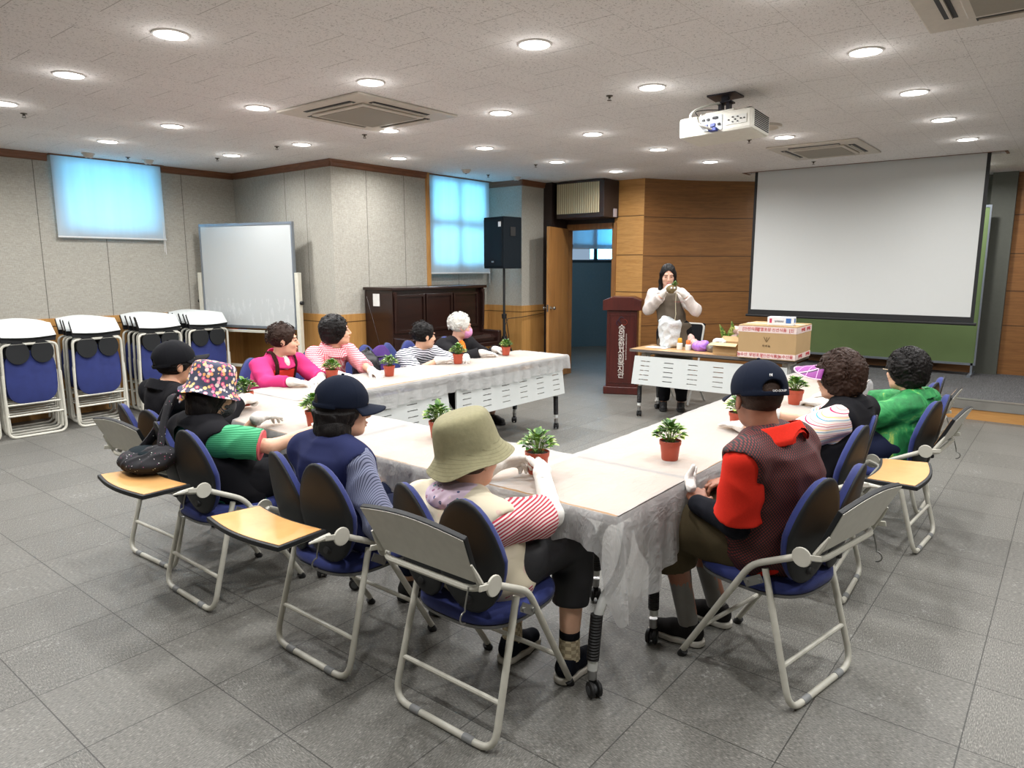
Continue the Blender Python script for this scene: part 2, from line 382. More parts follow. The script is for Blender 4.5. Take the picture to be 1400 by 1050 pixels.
# the open door leaf, hinged at the far jamb
mDoor = m_wood('door leaf oak', S(140, 94, 48), S(178, 128, 72), (22, 22, 1.1), .4)
ang = math.atan2(5.67-5.86, 7.86-8.59)
dr = thing('door_1', None, None, (8.59, 5.86, 0), ang); dr['kind'] = 'structure'
MB().b2((0, -.02, .01), (.76, .02, 2.12)).build('door_leaf', mDoor, dr, smooth=False, bevel=.003)
mChr = M('brushed steel', S(190, 188, 182), .25, 1)
kn = MB(); kn.lathe([(.0, 0), (.026, 0), (.026, .006), (.01, .012), (.01, .035), (.026, .045), (.028, .058), (.018, .07), (0, .072)], (.7, .02, 1.02), 16, (0, 1, 0))
kn.lathe([(.0, 0), (.026, 0), (.026, .006), (.01, .012), (.01, .035), (.026, .045), (.028, .058), (.018, .07), (0, .072)], (.7, -.02, 1.02), 16, (0, -1, 0)); kn.build('door_knob', mChr, dr)
MB().b2((.755, -.012, .97), (.7625, .012, 1.07)).build('latch_plate', mChr, dr, smooth=False)
# corridor beyond the door
mCor = M('corridor blue grey paint', S(100, 128, 142), .8)
def wallseg(m, p, q, z0, z1, t=.1):
    d = Vector((q[0]-p[0], q[1]-p[1], 0)); n = Vector((-d.y, d.x, 0)).normalized()*t
    v = [Vector((p[0], p[1], z0)), Vector((q[0], q[1], z0)), Vector((q[0], q[1], z0))+n, Vector((p[0], p[1], z0))+n]
    m.add(v+[a+Vector((0, 0, z1-z0)) for a in v], [(0,3,2,1),(4,5,6,7),(0,1,5,4),(1,2,6,5),(2,3,7,6),(3,0,4,7)]); return m
cA, cB = Vector((11.1, 8.4, 0)), Vector((13.4, 6.6, 0))   # end wall of the corridor
e = (cB-cA).normalized(); L = (cB-cA).length
def along(s): p = cA+e*s; return (p.x, p.y)
b = MB(); wallseg(b, along(L), along(1.87), 0, CZ); wallseg(b, along(1.87), along(.75), 0, 1.66); wallseg(b, along(.75), along(-.6), 0, CZ)
wallseg(b, (9.6, 9.2), (8.7, 6.3), 0, CZ) if 0 else None
wallseg(b, (13.4, 6.6), (8.7, 4.6), 0, CZ) if 0 else None
struct('wall_corridor', b, mCor)
b = MB(); wallseg(b, (13.5, 6.6), (13.5, 4.9), 0, CZ); wallseg(b, (13.5, 4.9), (8.7, 4.9), 0, CZ); struct('wall_corridor_side', b, mCor)
b = MB(); wallseg(b, (8.7, 6.3), (8.7, 9.2), 0, CZ, -.1); wallseg(b, (8.7, 9.2), (11.1, 9.2), 0, CZ); struct('wall_corridor_end', b, mCor)
b = MB(); wallseg(b, along(L), along(-.6), 0, .12, -.02); struct('baseboard_corridor', b, mTrim)
cw = thing('window_3', None, None, (along(1.31)[0], along(1.31)[1], 1.66), math.atan2(e.y, e.x)); cw['kind'] = 'structure'
b = MB(); b.b2((-.56, -.06, 0), (.56, .02, .06)); b.b2((-.56, -.05, .02), (-.51, .02, 1.0)); b.b2((.51, -.05, .02), (.56, .02, 1.0)); b.b2((-.03, -.05, .02), (.03, .02, 1.0)); b.b2((-.56, -.05, .3), (.56, .02, .36)) 
b.build('window_frame', M('dark window frame', S(40, 60, 72), .5), cw, smooth=False)
MB().b2((-.55, .0, .03), (.55, .01, 1.0)).build('window_pane', mGlass, cw, smooth=False)
root = thing('roller_blind', 'small blue lit roller blind half down in the corridor window', 'blind', (along(1.31)[0], along(1.31)[1], CZ), math.atan2(e.y, e.x))
MB().grid([[(-.5+.1*i, -.09, -.80+.11*j) for j in range(8)] for i in range(11)]).build('blind_fabric', mBlind, root)
MB().tube([(-.51, -.09, -.80), (.51, -.09, -.80)], .011, 8).build('bottom_rail', mRail, root)
area('corridor_fill', (10.5, 6.6, CZ-.05), (0, 0, 0), .15, .15, 16, (.8, .93, 1), 'DISK')  # added fill light without a fixture, brightens the corridor walls
# curved timber wall left of the stage
pts = [(8.6, 4.63), (8.9, 4.47), (9.25, 4.25), (9.6, 3.95), (9.9, 3.63), (10.3, 3.3), (10.8, 3.1), (11.1, 3.05)]
fine = fillet([(p[0], p[1], 0) for p in pts], .2, 4)
b = MB()
for p, q in zip(fine[:-1], fine[1:]):
    if (q-p).length > 1e-4: wallseg(b, (p.x, p.y), (q.x, q.y), 0, CZ, .08)
o = b.build('wall_stage_left', mWoodDk, None, smooth=True, ang=25); o['kind'] = 'structure'
struct('wall_stage_back', MB().b2((11.1, -3.1, 0), (11.2, 3.2, CZ)), M('dark green grey back wall', S(96, 100, 90), .8))
struct('wall_stage_right', MB().b2((11.0, -3.0, .2), (11.09, .72, CZ)), m_wood('teak stage panel right', S(118, 76, 38), S(158, 108, 58), (1.6, 1.6, 30), .42, seams=(.83, 1.27, 1.74, 2.22), scale=1.2))
mGr = M('grey painted column', S(92, 94, 86), .7)
struct('wall_stage_column', MB().b2((10.88, .72, .2), (11.09, .98, CZ)), mGr)
struct('trim_17', MB().b2((10.9, .98, .2), (11.09, 3.05, .42)), mWoodDk)
# stage platform
mStC = M('stage carpet', S(84, 84, 82), .95, bump=.5, scale=120)
t = NT('dark ribbed stage carpet'); v = t.coord(); n1 = t.noise(t.mapping(v, (8, 160, 1)), 1, 4, .7)
t.base(t.ramp(n1, [(.35, S(58, 58, 60)), (.6, S(92, 92, 93)), (.75, S(120, 120, 120))])); t.set(Roughness=.9); t.bump(n1, .2, .003)
struct('floor_stage', MB().b2((8.64, -3.0, 0), (11.1, 3.05, .2)), t.m)
struct('trim_18', MB().b2((8.6, -3.0, 0), (8.64, 3.05, .11)), m_wood('stage riser oak', S(160, 112, 58), S(196, 148, 88), (2, 1.2, 30), .4))
b = MB(); b.b2((8.59, -3.0, .11), (8.645, 3.05, .203)); b.b2((8.59, -3.0, .2), (8.70, 3.05, .205))
struct('trim_19', b, M('aluminium stair nosing', S(150, 148, 142), .42, .7, var=.25, scale=4))
# the two walls behind the camera
mBk = m_fabric_wall((), 'x')
struct('wall_right', MB().b2((X0-.1, Y0-.1, 0), (11.2, Y0, CZ)), mBk); struct('wall_back', MB().b2((X0-.1, Y0, 0), (X0, LY+.15, CZ)), mBk)
# ------------------------------------------------------------------ ceiling lights
mRing = M('white lamp trim', S(225, 222, 218), .4)
t = NT('lamp diffuser'); t.t.nodes.remove(t.b); em = t.n('ShaderNodeEmission'); em.inputs[0].default_value = (1, .985, .96, 1); em.inputs[1].default_value = 9; t.c(em.outputs[0], t.out.inputs[0]); mLamp = t.m
L_ = [(1.87,3.70),(3.15,2.37),(1.84,4.93),(3.11,3.64),(1.84,6.13),(3.06,4.85),(4.32,3.57),(2.96,7.19),(2.99,6.01),(4.12,7.06),(4.19,5.93),(4.25,4.76),(5.45,4.71),(5.50,3.49),(4.35,2.31),(5.36,5.86),(6.66,4.69),(7.76,4.58),(6.61,3.42),(7.74,3.36),(4.39,1.04),(5.59,1.00),(6.74,0.98),(7.90,0.94),(6.72,2.22),
 (3.2,1.08),(9.95,2.5),(9.95,1.1),(9.95,-.2),(.65,3.7),(.65,4.93),(.65,6.13),(1.85,7.3),(.65,2.4),(1.9,2.4),(1.9,1.1),(.65,1.1),(4.4,-.25),(6.7,-.25),(3.2,-.2),(1.9,-.2),(5.6,-1.4),(3.2,-1.4)]  # unseen downlights added to light the room
LL = ['the ceiling lamp over the %s' % s for s in ()]
ring = MB().lathe([(.078, -.002), (.081, -.008), (.088, -.006), (.09, 0), (.072, .001)], n=32).mesh('lamp_ring'); ring.materials.append(mRing)
disc = MB().lathe([(0, -.012), (.05, -.010), (.079, -.005), (.079, -.001), (0, -.001)], n=32).mesh('lamp_disc'); disc.materials.append(mLamp)
for k, (lx, ly) in enumerate(L_):
    r = thing('ceiling_light', 'small round recessed white ceiling downlight, lit', 'ceiling light', (lx, ly, CZ), 0, 'recessed round ceiling downlights')
    o = bpy.data.objects.new('trim_ring', ring); link(o, r); o = bpy.data.objects.new('diffuser', disc); link(o, r)
    l = bpy.data.lights.new('downlight', 'AREA'); l.shape = 'DISK'; l.size = .12; l.energy = LAMP_W; l.color = (1, .99, .98); l.spread = math.radians(165)
    o = bpy.data.objects.new('downlight', l); COL.objects.link(o); o.location = (lx, ly, CZ-.012)
    l = bpy.data.lights.new('lamp_spill', 'POINT'); l.shadow_soft_size = .04; l.energy = LAMP_W*.055; l.color = (1, .98, .95)
    o = bpy.data.objects.new('lamp_spill', l); COL.objects.link(o); o.location = (lx, ly, CZ-.05)
# ------------------------------------------------------------------ ceiling cassettes
mAC = M('off white air conditioner plastic', S(196, 188, 176), .5); mSlot = M('dark vent slot', S(30, 30, 32), .6); mACg = M('grey intake grille', S(150, 144, 132), .7, bump=.4, scale=200)
def cassette(label, cx, cy, w, h):
    r = thing('ceiling_air_conditioner', label, 'air conditioner', (cx, cy, CZ))
    MB().b2((-w/2, -h/2, -.018), (w/2, h/2, 0)).build('panel', mAC, r, bevel=.008, smooth=False)
    MB().b2((-w*.31, -h*.31, -.034), (w*.31, h*.31, -.018)).build('intake_frame', mAC, r, bevel=.01, smooth=False)
    g = MB().b2((-w*.27, -h*.27, -.037), (w*.27, h*.27, -.034)); g.build('intake_grille', mACg, r, smooth=False)
    for sx, sy in ((1, 0), (-1, 0), (0, 1), (0, -1)):
        s = MB(); s.box((sx*w*.375, sy*h*.375, -.0195), (.055 if sx else w*.56, .055 if sy else h*.56, .004)); so = s.build('air_slot', mSlot, r, smooth=False)
        f = MB(); f.box((sx*w*.372, sy*h*.372, -.026), (.012 if sx else w*.54, .012 if sy else h*.54, .008), ); f.build('louvre', mAC, so, smooth=False)
cassette('square cassette air conditioner in the ceiling, nearest the whiteboard', 3.69, 4.36, .97, .96)
cassette('square cassette air conditioner in the ceiling in front of the projection screen', 7.67, 2.13, .98, .84)
cassette('cassette air conditioner cut off by the top right corner of the photo', 3.745, .235, .95, .95)
# small ceiling fittings
mDet = M('detector plastic', S(200, 192, 182), .5)
for k, (x, y, lab) in enumerate([(3.13, 8.1, 'smoke detector above the left blind, left of its twin'), (3.73, 8.1, 'smoke detector above the left blind, right of its twin'), (6.5, 5.92, 'smoke detector on the ceiling in front of the cross blind'), (7.43, 5.88, 'smoke detector on the ceiling near the grey pillar')]):
    r = thing('smoke_detector', 'white round '+lab, 'smoke detector', (x, y, CZ))
    MB().lathe([(0, -.045), (.03, -.044), (.045, -.03), (.05, -.015), (.06, -.012), (.062, 0)], n=20).build('housing', mDet, r)
    MB().lathe([(.0, -.05), (.012, -.05), (.014, -.045)], n=10).build('sensor', mSlot, r)
mBr = M('dull brass', S(90, 84, 76), .4, .8)
for k, (x, y) in enumerate([(2.05,6.41),(3.5,8.05),(4.11,6.22),(4.13,7.37),(4.25,5.08),(7.03,6.02),(6.69,5.01),(6.66,2.52),(8.47,2.46),(4.38,2.65)]):
    r = thing('sprinkler', 'small dark ceiling sprinkler head', 'sprinkler', (x, y, CZ), 0, 'small dark sprinkler heads on the ceiling'); r.scale = (.75, .75, .75)
    MB().lathe([(.032, 0), (.03, -.006), (.012, -.01), (.012, -.02), (.006, -.025)], n=14).build('escutcheon', mBr, r)
    MB().tube([(.012, 0, -.015), (.012, 0, -.04)], .0025, 5).tube([(-.012, 0, -.015), (-.012, 0, -.04)], .0025, 5).lathe([(.022, -.042), (.022, -.04), (0, -.038)], n=10).build('deflector', mBr, r)
r = thing('ceiling_vent', 'round beige ceiling speaker cover right of the projector', 'ceiling speaker', (6.1, 2.2, CZ))
MB().lathe([(0, -.006), (.11, -.008), (.125, -.02), (.15, -.018), (.155, 0)], n=32).build('cover', mAC, r)
# ================================================================== furniture
mTube = M('cream painted steel tube', S(196, 194, 182), .38, 0, spec=.6)
mBlue = NT('blue woven upholstery'); v = mBlue.coord(); nz = mBlue.noise(mBlue.mapping(v, (1, 1, 1)), 12, 3); ck = mBlue.noise(v, 420, 2)
mBlue.base(mBlue.mix(nz, S(24, 34, 88), S(36, 50, 116))); mBlue.set(Roughness=.8); mBlue.b.inputs['Sheen Weight'].default_value = .08; mBlue.bump(ck, .35, .002); mBlue = mBlue.m
mShell = M('black moulded plastic', S(28, 30, 32), .55, var=.02, bump=.15, scale=300, bdist=.0005, spec=.3)
mUnder = M('grey seat pan plastic', S(112, 113, 112), .55)
mBlk = M('black rubber', S(22, 22, 23), .6)
mWht = M('cream laminate board', S(208, 206, 196), .45)
mMaple = m_wood('maple laminate board', S(196, 142, 82), S(216, 168, 108), (3, 3, 3), .3, scale=1.2)
mSteel = M('zinc hardware', S(150, 150, 146), .35, .8)
def superell(a, b, n, e):
    out = []
    for i in range(n):
        t = 2*math.pi*i/n; c, s = math.cos(t), math.sin(t)
        out.append((a*math.copysign(abs(c)**(2/e), c), b*math.copysign(abs(s)**(2/e), s)))
    return out
def pad(outl, layers, cx, cy, z0, conc=0):
    # stacked outlines: layers (scale, z)
    v = []; f = []; n = len(outl)
    for (s, z) in layers:
        for (x, y) in outl: v.append((cx+x*s, cy+y*s, z0+z-conc*math.exp(-((x*s)**2+(y*s)**2)/.02)))
    for i in range(len(layers)-1):
        for j in range(n): f.append((i*n+j, i*n+(j+1) % n, (i+1)*n+(j+1) % n, (i+1)*n+j))
    f.append(tuple(range(n-1, -1, -1))); f.append(tuple((len(layers)-1)*n+j for j in range(n)))
    return v, f
def lobe(side, t0, t1, s=1.0, lean=.2, base=(.045, .445), h=.42):
    # one egg-shaped half of the split backrest; local u = across, v = up
    v = []; f = []; n = 28; rings = [(1.0*s, t0), (1.0*s, t0+(t1-t0)*.5), (.95*s, t0+(t1-t0)*.85), (.8*s, t1), (.4*s, t1+(t1-t0)*.1)]
    for (k, off) in rings:
        for j in range(n):
            a = 2*math.pi*j/n; cu, sv = math.cos(a), math.sin(a)
            vv = sv*h/2*k; wd = .130*(1-.24*sv) if sv > 0 else .130*(1+.06*sv*(1+sv))
            uu = cu*wd*k + side*(.121+.016*(vv/(h/2)))
            vv = vv+h/2
            x = base[0]-lean*vv+off+.55*abs(uu)**2*1.2; v.append((x, uu, base[1]+vv))
    for i in range(len(rings)-1):
        for j in range(n): f.append((i*n+j, i*n+(j+1) % n, (i+1)*n+(j+1) % n, (i+1)*n+j))
    f.append(tuple(range(n-1, -1, -1))); f.append(tuple((len(rings)-1)*n+j for j in range(n)))
    return v, f
def make_chair(desk, label, loc, rz):
    t = thing('folding_chair', label, 'chair', (loc[0], loc[1], 0), rz, 'blue folding chairs with flip desks around the tables')
    R = .0125
    rl = [(.135, .225, .505), (.0, .24, R), (.0, -.24, R), (.135, -.225, .505)]
    o = MB().tube(fillet(rl, .075, 6), R, 10).tube([(.042, .236, .165), (.042, -.236, .165)], .009, 8).build('rear_leg_frame', mTube, t)
    for gs in (1, -1): MB().tube([(0, gs*.15, R), (0, gs*.105, R)], .0145, 10).build('floor_glide', M('grey plastic glide', S(128, 130, 130), .5), o)
    for s in (1, -1):
        ap = [(.49, s*.205, .02), (.185, s*.235, .508), (.0, s*.24, .60)]
        o = MB().tube(fillet(ap, .05, 5), R, 10).build('arm_tube', mTube, t)
        MB().lathe([(.0, 0), (.018, 0), (.017, .03), (0, .03)], (.494, s*.205, .0), 10, (-.5, s*.05, .8)).build('foot_cap', mBlk, o)
        b = MB(); b.lathe([(0, -.004), (.035, -.004), (.035, .004), (0, .004)], (-.01, s*.252, .603), 20, (0, 1, 0)); b.box((-.05, s*.252, .612), (.06, .006, .02), (0, .2, 0)); b.build('pivot_plate', mTube, t, bevel=.002)
        b = MB(); b.box((.165, s*.25, .455), (.075, .006, .032), (0, .55, 0)); b.lathe([(0, -.008), (.008, -.008), (.008, .008), (0, .008)], (.14, s*.25, .465), 8, (0, 1, 0)); b.lathe([(0, -.008), (.008, -.008), (.008, .008), (0, .008)], (.19, s*.25, .445), 8, (0, 1, 0)); b.build('hinge_bracket', mSteel, t)
    MB().tube([(.40, -.21, .165), (.40, .21, .165)], .009, 8).build('front_stretcher', mTube, t)
    MB().tube(fillet([(0, .24, .60), (-.055, .2, .592), (-.055, -.2, .592), (0, -.24, .60)], .05, 4), R*.9, 8).build('rear_rail', mTube, t)
    so = [(x, y) for x, y in superell(.225, .215, 44, 2.9)]
    v, f = pad(so, [(.9, 0), (.99, .008), (1, .02)], .255, 0, .382); MB().add(v, f).build('seat_pan', mUnder, t)
    v, f = pad(so, [(.97, 0), (1.01, .008), (1.0, .028), (.95, .043), (.82, .052), (.5, .056)], .255, 0, .402, .008); MB().add(v, f).build('seat_cushion', mBlue, t, ang=80)
    for s in (1, -1):
        v, f = lobe(s, .0, -.014); o = MB().add(v, f).build('backrest_shell', mShell, t, ang=80)
        b = MB(); b.lathe([(0, 0), (.018, 0), (.014, .012), (0, .014)], (.03, s*.11, .5), 12, (-1, 0, .2)); b.build('knob', mBlk, o)
        v, f = lobe(s, .0, .034, .985); MB().add(v, f).build('backrest_cushion', mBlue, o, ang=80)
    # flip desk
    h = Vector((-.05, 0, .615)); d = Vector((-1, 0, .03)).normalized() if desk == 'down' else Vector((-.42, 0, .9)).normalized()
    ln = .245 if desk == 'down' else .215
    up = d.cross(Vector((0, 1, 0))) ; up = -up if (desk == 'down') == (up.z < 0) else up     # towards the wooden face
    if desk == 'up': up = Vector((0, 1, 0)).cross(d); up = up if up.x > 0 else -up
    def outl(g):
        P = [(-.215+g, .0+g)]
        P += [(-.215+g + (.43-2*g)*i/8, g+.022*math.sin(math.pi*i/8)) for i in range(1, 8)] if desk == 'down' else []
        P += [(.215-g, g), (.238-g, ln*.88-g)]
        P += [(.238-g-(.476-2*g)*i/10, ln*.88-g+.028*math.sin(math.pi*i/10)) for i in range(1, 10)]
        P += [(-.238+g, ln*.88-g)]; return P
    ux = Vector((0, 1, 0)); nn = ux.cross(d).normalized(); sg = 1 if nn.dot(up) > 0 else -1
    dk = MB().prism(outl(0), .018*sg, h-up*.0, ux, d).build('flip_desk', mShell, t, bevel=.003, smooth=False)
    MB().prism(outl(.012), .0025*sg, h+up*.0175, ux, d).build('desk_top', mMaple, dk, smooth=False)
    MB().prism(outl(.004), -.0025*sg, h+up*.0005, ux, d).build('desk_underside', mWht, dk, smooth=False)
    for s in (1, -1):
        b = MB(); e0 = Vector((-.045, s*.228, .612)); b.tube([e0, e0+d*.045-up*.004, e0+d*.09-up*.006], [.011, .010, .004], 8); b.build('desk_arm', mTube, dk)
    a = Vector((-.06, -.19, .600))
    hk = [a+Vector((-.02, 0, -.085*(i/6))) if i < 6 else None for i in range(6)]
    pts = [a+Vector((-.004*i, 0, -.014*i)) for i in range(5)]+[a+Vector((-.018-.022*math.sin(q), 0, -.075-.02*(1-math.cos(q)))) for q in [x*math.pi/6 for x in range(0, 7)]]
    MB().tube(pts, .0028, 6).build('bag_hook', mSteel, t)
    return t
def chair_at(desk, label, p, q):
    # p, q: floor points of the rear bar's two ends (left, right as the sitter sees them)
    c = ((p[0]+q[0])/2, (p[1]+q[1])/2); a = math.atan2(q[1]-p[1], q[0]-p[0])+math.pi/2
    return make_chair(desk, label, c, a)
CH = {}
CH['hat'] = chair_at('up', 'blue folding chair with cream flip desk raised, under the khaki bucket hat wearer', (1.57, 1.82), (1.57, 1.33))
CH['navy'] = chair_at('down', 'blue folding chair with wooden flip desk lowered, under the plain navy cap wearer', (1.53, 2.51), (1.53, 2.04))
CH['floral'] = chair_at('down', 'blue folding chair with lowered wooden desk carrying a dotted bag, under the floral hat wearer', (1.5, 3.43), (1.49, 2.96))
CH['black'] = chair_at('up', 'blue folding chair with raised cream desk, under the black cap wearer', (1.58, 4.03), (1.6, 3.56))
CH['man'] = chair_at('up', 'blue folding chair with raised cream desk, under the man in the red polo shirt', (2.40, .65), (2.86, .56))
CH['visor'] = chair_at('down', 'blue folding chair with lowered wooden desk, under the person in the purple visor', (3.36, .72), (3.83, .74))
CH['green'] = chair_at('up', 'blue folding chair with raised cream desk, under the person in the green blouse', (4.24, .56), (4.72, .53))
CH['empty'] = chair_at('up', 'empty blue folding chair at the far right end of the row, nearest the stage', (4.95, .66), (5.42, .66))
def chair_c(desk, label, c, a): return make_chair(desk, label, c, a)
CH['pink'] = chair_c('down', 'blue folding chair behind the person in the bright pink jacket', (2.92, 5.12), -math.pi/2)
CH['ging'] = chair_c('down', 'blue folding chair behind the person in the red gingham shirt', (3.5, 5.17), -math.pi/2)
CH['bags'] = chair_c('down', 'blue folding chair holding the black and purple backpacks', (4.11, 5.16), -math.pi/2)
CH['strip'] = chair_c('down', 'blue folding chair beside the person in the black and white striped top', (4.64, 5.14), -math.pi/2)
CH['white'] = chair_c('down', 'blue folding chair under the white haired person in the pink mask', (5.16, 5.14), -math.pi/2)
# ---- folded chairs stacked along the left wall
mTubeS = mTube; mTrayW = M('white flip desk laminate', S(190, 194, 192), .4, var=.01)
def folded_protos():
    d = {}
    R = .0125
    b = MB(); b.tube(fillet([(.235, 0, .60), (.24, 0, R), (-.24, 0, R), (-.235, 0, .60)], .07, 5), R, 8); b.tube([(.238, 0, .215), (-.238, 0, .215)], .009, 8); d['rear_leg_frame'] = (b.mesh('rear_leg_frame'), mTubeS)
    b = MB(); b.tube(fillet([(.215, .02, .06), (.232, .012, .40), (.225, -.01, .88), (-.225, -.01, .88), (-.232, .012, .40), (-.215, .02, .06)], .055, 5), R, 8); b.tube([(.225, .018, .315), (-.225, .018, .315)], .009, 8); d['arm_frame'] = (b.mesh('arm_frame'), mTubeS)
    so = superell(.212, .25, 36, 3.4)
    v, f = pad([(x, z) for x, z in so], [(.97, 0), (1, .01), (.99, .022), (.88, .032)], 0, 0, 0); v = [(x, .035-z, 0.565+y) for x, y, z in v]; d['seat_cushion'] = (MB().add(v, f).mesh('seat_cushion'), mBlue)
    b = MB()
    for s in (1, -1):
        n = 20; pr = [(s*.1+.094*math.cos(2*math.pi*i/n), .80+.105*math.sin(2*math.pi*i/n)) for i in range(n)]
        b.prism(pr, .02, (0, -.002, 0), (1, 0, 0), (0, 0, 1))
    d['backrest_shell'] = (b.mesh('backrest_shell'), mShell)
    pr = [(-.225, 0)]+[(-.225+.45*i/10, -.018*math.sin(math.pi*i/10)) for i in range(1, 10)]+[(.225, 0), (.215, .145)]+[(.215-.43*i/10, .145+.03*math.sin(math.pi*i/10)) for i in range(1, 10)]+[(-.215, .145)]
    up = Vector((0, .62, .78)).normalized()
    d['desk_edge'] = (MB().prism(pr, -.02, (0, -.03, .945), (1, 0, 0), up).mesh('desk_edge', smooth=False), mShell)
    pr2 = [(x*.985, y*.97+.004) for x, y in pr]
    d['flip_desk'] = (MB().prism(pr2, .004, (0, -.032, .947), (1, 0, 0), up).mesh('flip_desk', smooth=False), mTrayW)
    pr3 = [(-.22, .90), (.22, .90), (.225, .945), (-.225, .945)]
    d['desk_gap_shade'] = (MB().prism(pr3, -.015, (0, -.02, 0), (1, 0, 0), (0, 0, 1)).mesh('desk_gap_shade', smooth=False), mShell)  # dark strip standing in for the shade in the gap below the desk
    for k, (me, m) in d.items(): me.materials.append(m)
    return d
FP = folded_protos()
ordn = ['frontmost', 'second from the front', 'third from the front', 'fourth from the front', 'rearmost']
stacks = [(1.70, 7.58, 'leftmost stack'), (2.27, 7.60, 'second stack from the left'), (2.88, 7.64, 'middle stack'), (3.54, 7.72, 'stack behind the black cap'), (4.10, 7.74, 'stack nearest the whiteboard')]
for si, (sx, sy, sn) in enumerate(stacks):
    for k in range(5):
        j = random.Random(si*7+k)
        t = thing('folded_chair', 'folded blue chair, %s in the %s' % (ordn[k], sn), 'folded chair', (sx+j.uniform(-.02, .02)+.015*k, sy+.135*k, 0), j.uniform(-.02, .02), 'folded chairs stacked by the left wall')
        for nm, (me, m) in FP.items():
            o = bpy.data.objects.new(nm, me); link(o, t)
# ---- folding training tables
mTop = m_wood('beech table laminate', S(178, 136, 92), S(206, 168, 122), (2, 2, 2), .35)
mEdge = M('grey brown table edging', S(96, 90, 86), .5)
mPanel = M('pale grey modesty panel', S(204, 208, 206), .45, var=.01)
mLegW = M('white powder coated leg', S(214, 216, 212), .35)
mGrip = NT('black ribbed leg sleeve'); v = mGrip.coord(); wv = mGrip.n('ShaderNodeTexWave'); wv.bands_direction = 'Z'; wv.inputs['Scale'].default_value = 28; mGrip.c(v, wv.inputs[0]); mGrip.base(S(26, 26, 27)); mGrip.set(Roughness=.5); mGrip.bump(wv.outputs[1], .8, .006); mGrip = mGrip.m
mChrome = M('chrome', S(170, 170, 170), .38, 1)
def caster(parent, x, y, a):
    o = MB(); c, s = math.cos(a), math.sin(a); cx, cy = x-.018*c, y-.018*s
    for k in (1, -1): o.lathe([(0, -.009), (.024, -.009), (.03, -.005), (.03, .005), (.024, .009), (0, .009)], (cx-s*.015*k, cy+c*.015*k, .031), 18, (-s, c, 0))
    o.lathe([(0, 0), (.014, 0), (.014, .02), (0, .02)], (x, y, .05), 10); o.tube([(cx-s*.008, cy+c*.008, .035), (x, y, .055)], .009, 8)
    ob = o.build('caster', mBlk, parent)
    MB().lathe([(.0, -.026), (.017, -.026), (.017, .026), (0, .026)], (cx, cy, .031), 14, (-s, c, 0)).build('wheel_hub', M('dark grey hub', S(70, 72, 74), .5), ob)
def make_table(label, L, loc, rz, W=.6, panel=True):
    # local: x along the length, +y is the modesty panel side, -y the sitter's side
    t = thing('folding_table', label, 'table', (loc[0], loc[1], 0), rz, 'long folding tables')
    MB().b2((-L/2, -W/2, .702), (L/2, W/2, .726)).build('tabletop', mTop, t, bevel=.002, smooth=False)
    e = MB(); e.b2((-L/2-.003, -W/2-.004, .698), (L/2+.003, -W/2, .7265)); e.b2((-L/2-.003, W/2, .698), (L/2+.003, W/2+.004, .7265)); e.b2((-L/2-.004, -W/2, .698), (-L/2, W/2, .7265)); e.b2((L/2, -W/2, .698), (L/2+.004, W/2, .7265))
    e.build('edge_band', mEdge, t, smooth=False)
    e = MB(); e.b2((-L/2+.08, -.03, .655), (L/2-.08, .03, .70)); e.build('under_beam', M('grey steel beam', S(120, 122, 122), .5), t, smooth=False)
    for s in (1, -1):
        x = s*(L/2-.1)
        g = MB(); g.box((x, 0, .66), (.05, .3, .03)); g.tube(fillet([(x, .03, .65), (x, .12, .45), (x, W/2-.06, .36), (x, W/2-.045, .12)], .08, 6), .019, 12); g.tube(fillet([(x, .0, .60), (x, -.04, .42), (x, -W/2+.06, .34), (x, -W/2+.03, .10)], .14, 8), .019, 12)
        lg = g.build('leg', mLegW, t)
        MB().tube([(x, W/2-.052, .33), (x, W/2-.047, .15)], .0235, 14).build('leg_sleeve', mGrip, lg)
        MB().tube(fillet([(x, -W/2+.055, .31), (x, -W/2+.04, .2), (x, -W/2+.032, .14)], .05, 3), .0235, 14).build('leg_sleeve', mGrip, lg)
        MB().tube([(x, W/2-.046, .105), (x, W/2-.045, .065)], .018, 12).tube([(x, -W/2+.03, .105), (x, -W/2+.03, .065)], .018, 12).build('collar', mChrome, lg)
        caster(lg, x, W/2-.045, .6*s+1.2); caster(lg, x, -W/2+.03, 2.6*s)
    if panel:
        p = MB(); z0, z1 = .355, .655; n = max(3, round(L/.26)); pw = L-.1; th = .016
        rows = [z0+.055+.048*i for i in range(5)]
        xs = [-pw/2+pw*(i+.5)/n for i in range(n)]
        zc = [z0]
        for r in rows: zc += [r-.0042, r+.0042]
        zc.append(z1)
        def sh(z): return W/2-.035+(z1-z)*.08
        for i in range(len(zc)-1):
            a, b_ = zc[i], zc[i+1]; k0 = 1+.03*(z1-a)/.3; k1 = 1+.03*(z1-b_)/.3
            segs = [(-pw/2, pw/2)] if i % 2 == 0 else []
            if i % 2 == 1:
                cur = -pw/2
                for x in xs: segs.append((cur, x-.052)); cur = x+.052
                segs.append((cur, pw/2))
            for (u, v_) in segs:
                ya, yb = sh(a), sh(b_); vs = [(u*k0, ya, a), (v_*k0, ya, a), (v_*k0, ya+th, a), (u*k0, ya+th, a), (u*k1, yb, b_), (v_*k1, yb, b_), (v_*k1, yb+th, b_), (u*k1, yb+th, b_)]
                p.add(vs, [(0,3,2,1),(4,5,6,7),(0,1,5,4),(1,2,6,5),(2,3,7,6),(3,0,4,7)])
        p.build('modesty_panel', mPanel, t, smooth=False)
        q = MB(); q.b2((-pw/2+.03, W/2-.05, .25), (-pw/2+.04, W/2-.04, .26)); 
    return t
PI = math.pi
T_ = {}
T_['l1'] = make_table('white panelled folding table with beech top, far left table nearest the door', 1.6, (4.84, 4.14), PI)
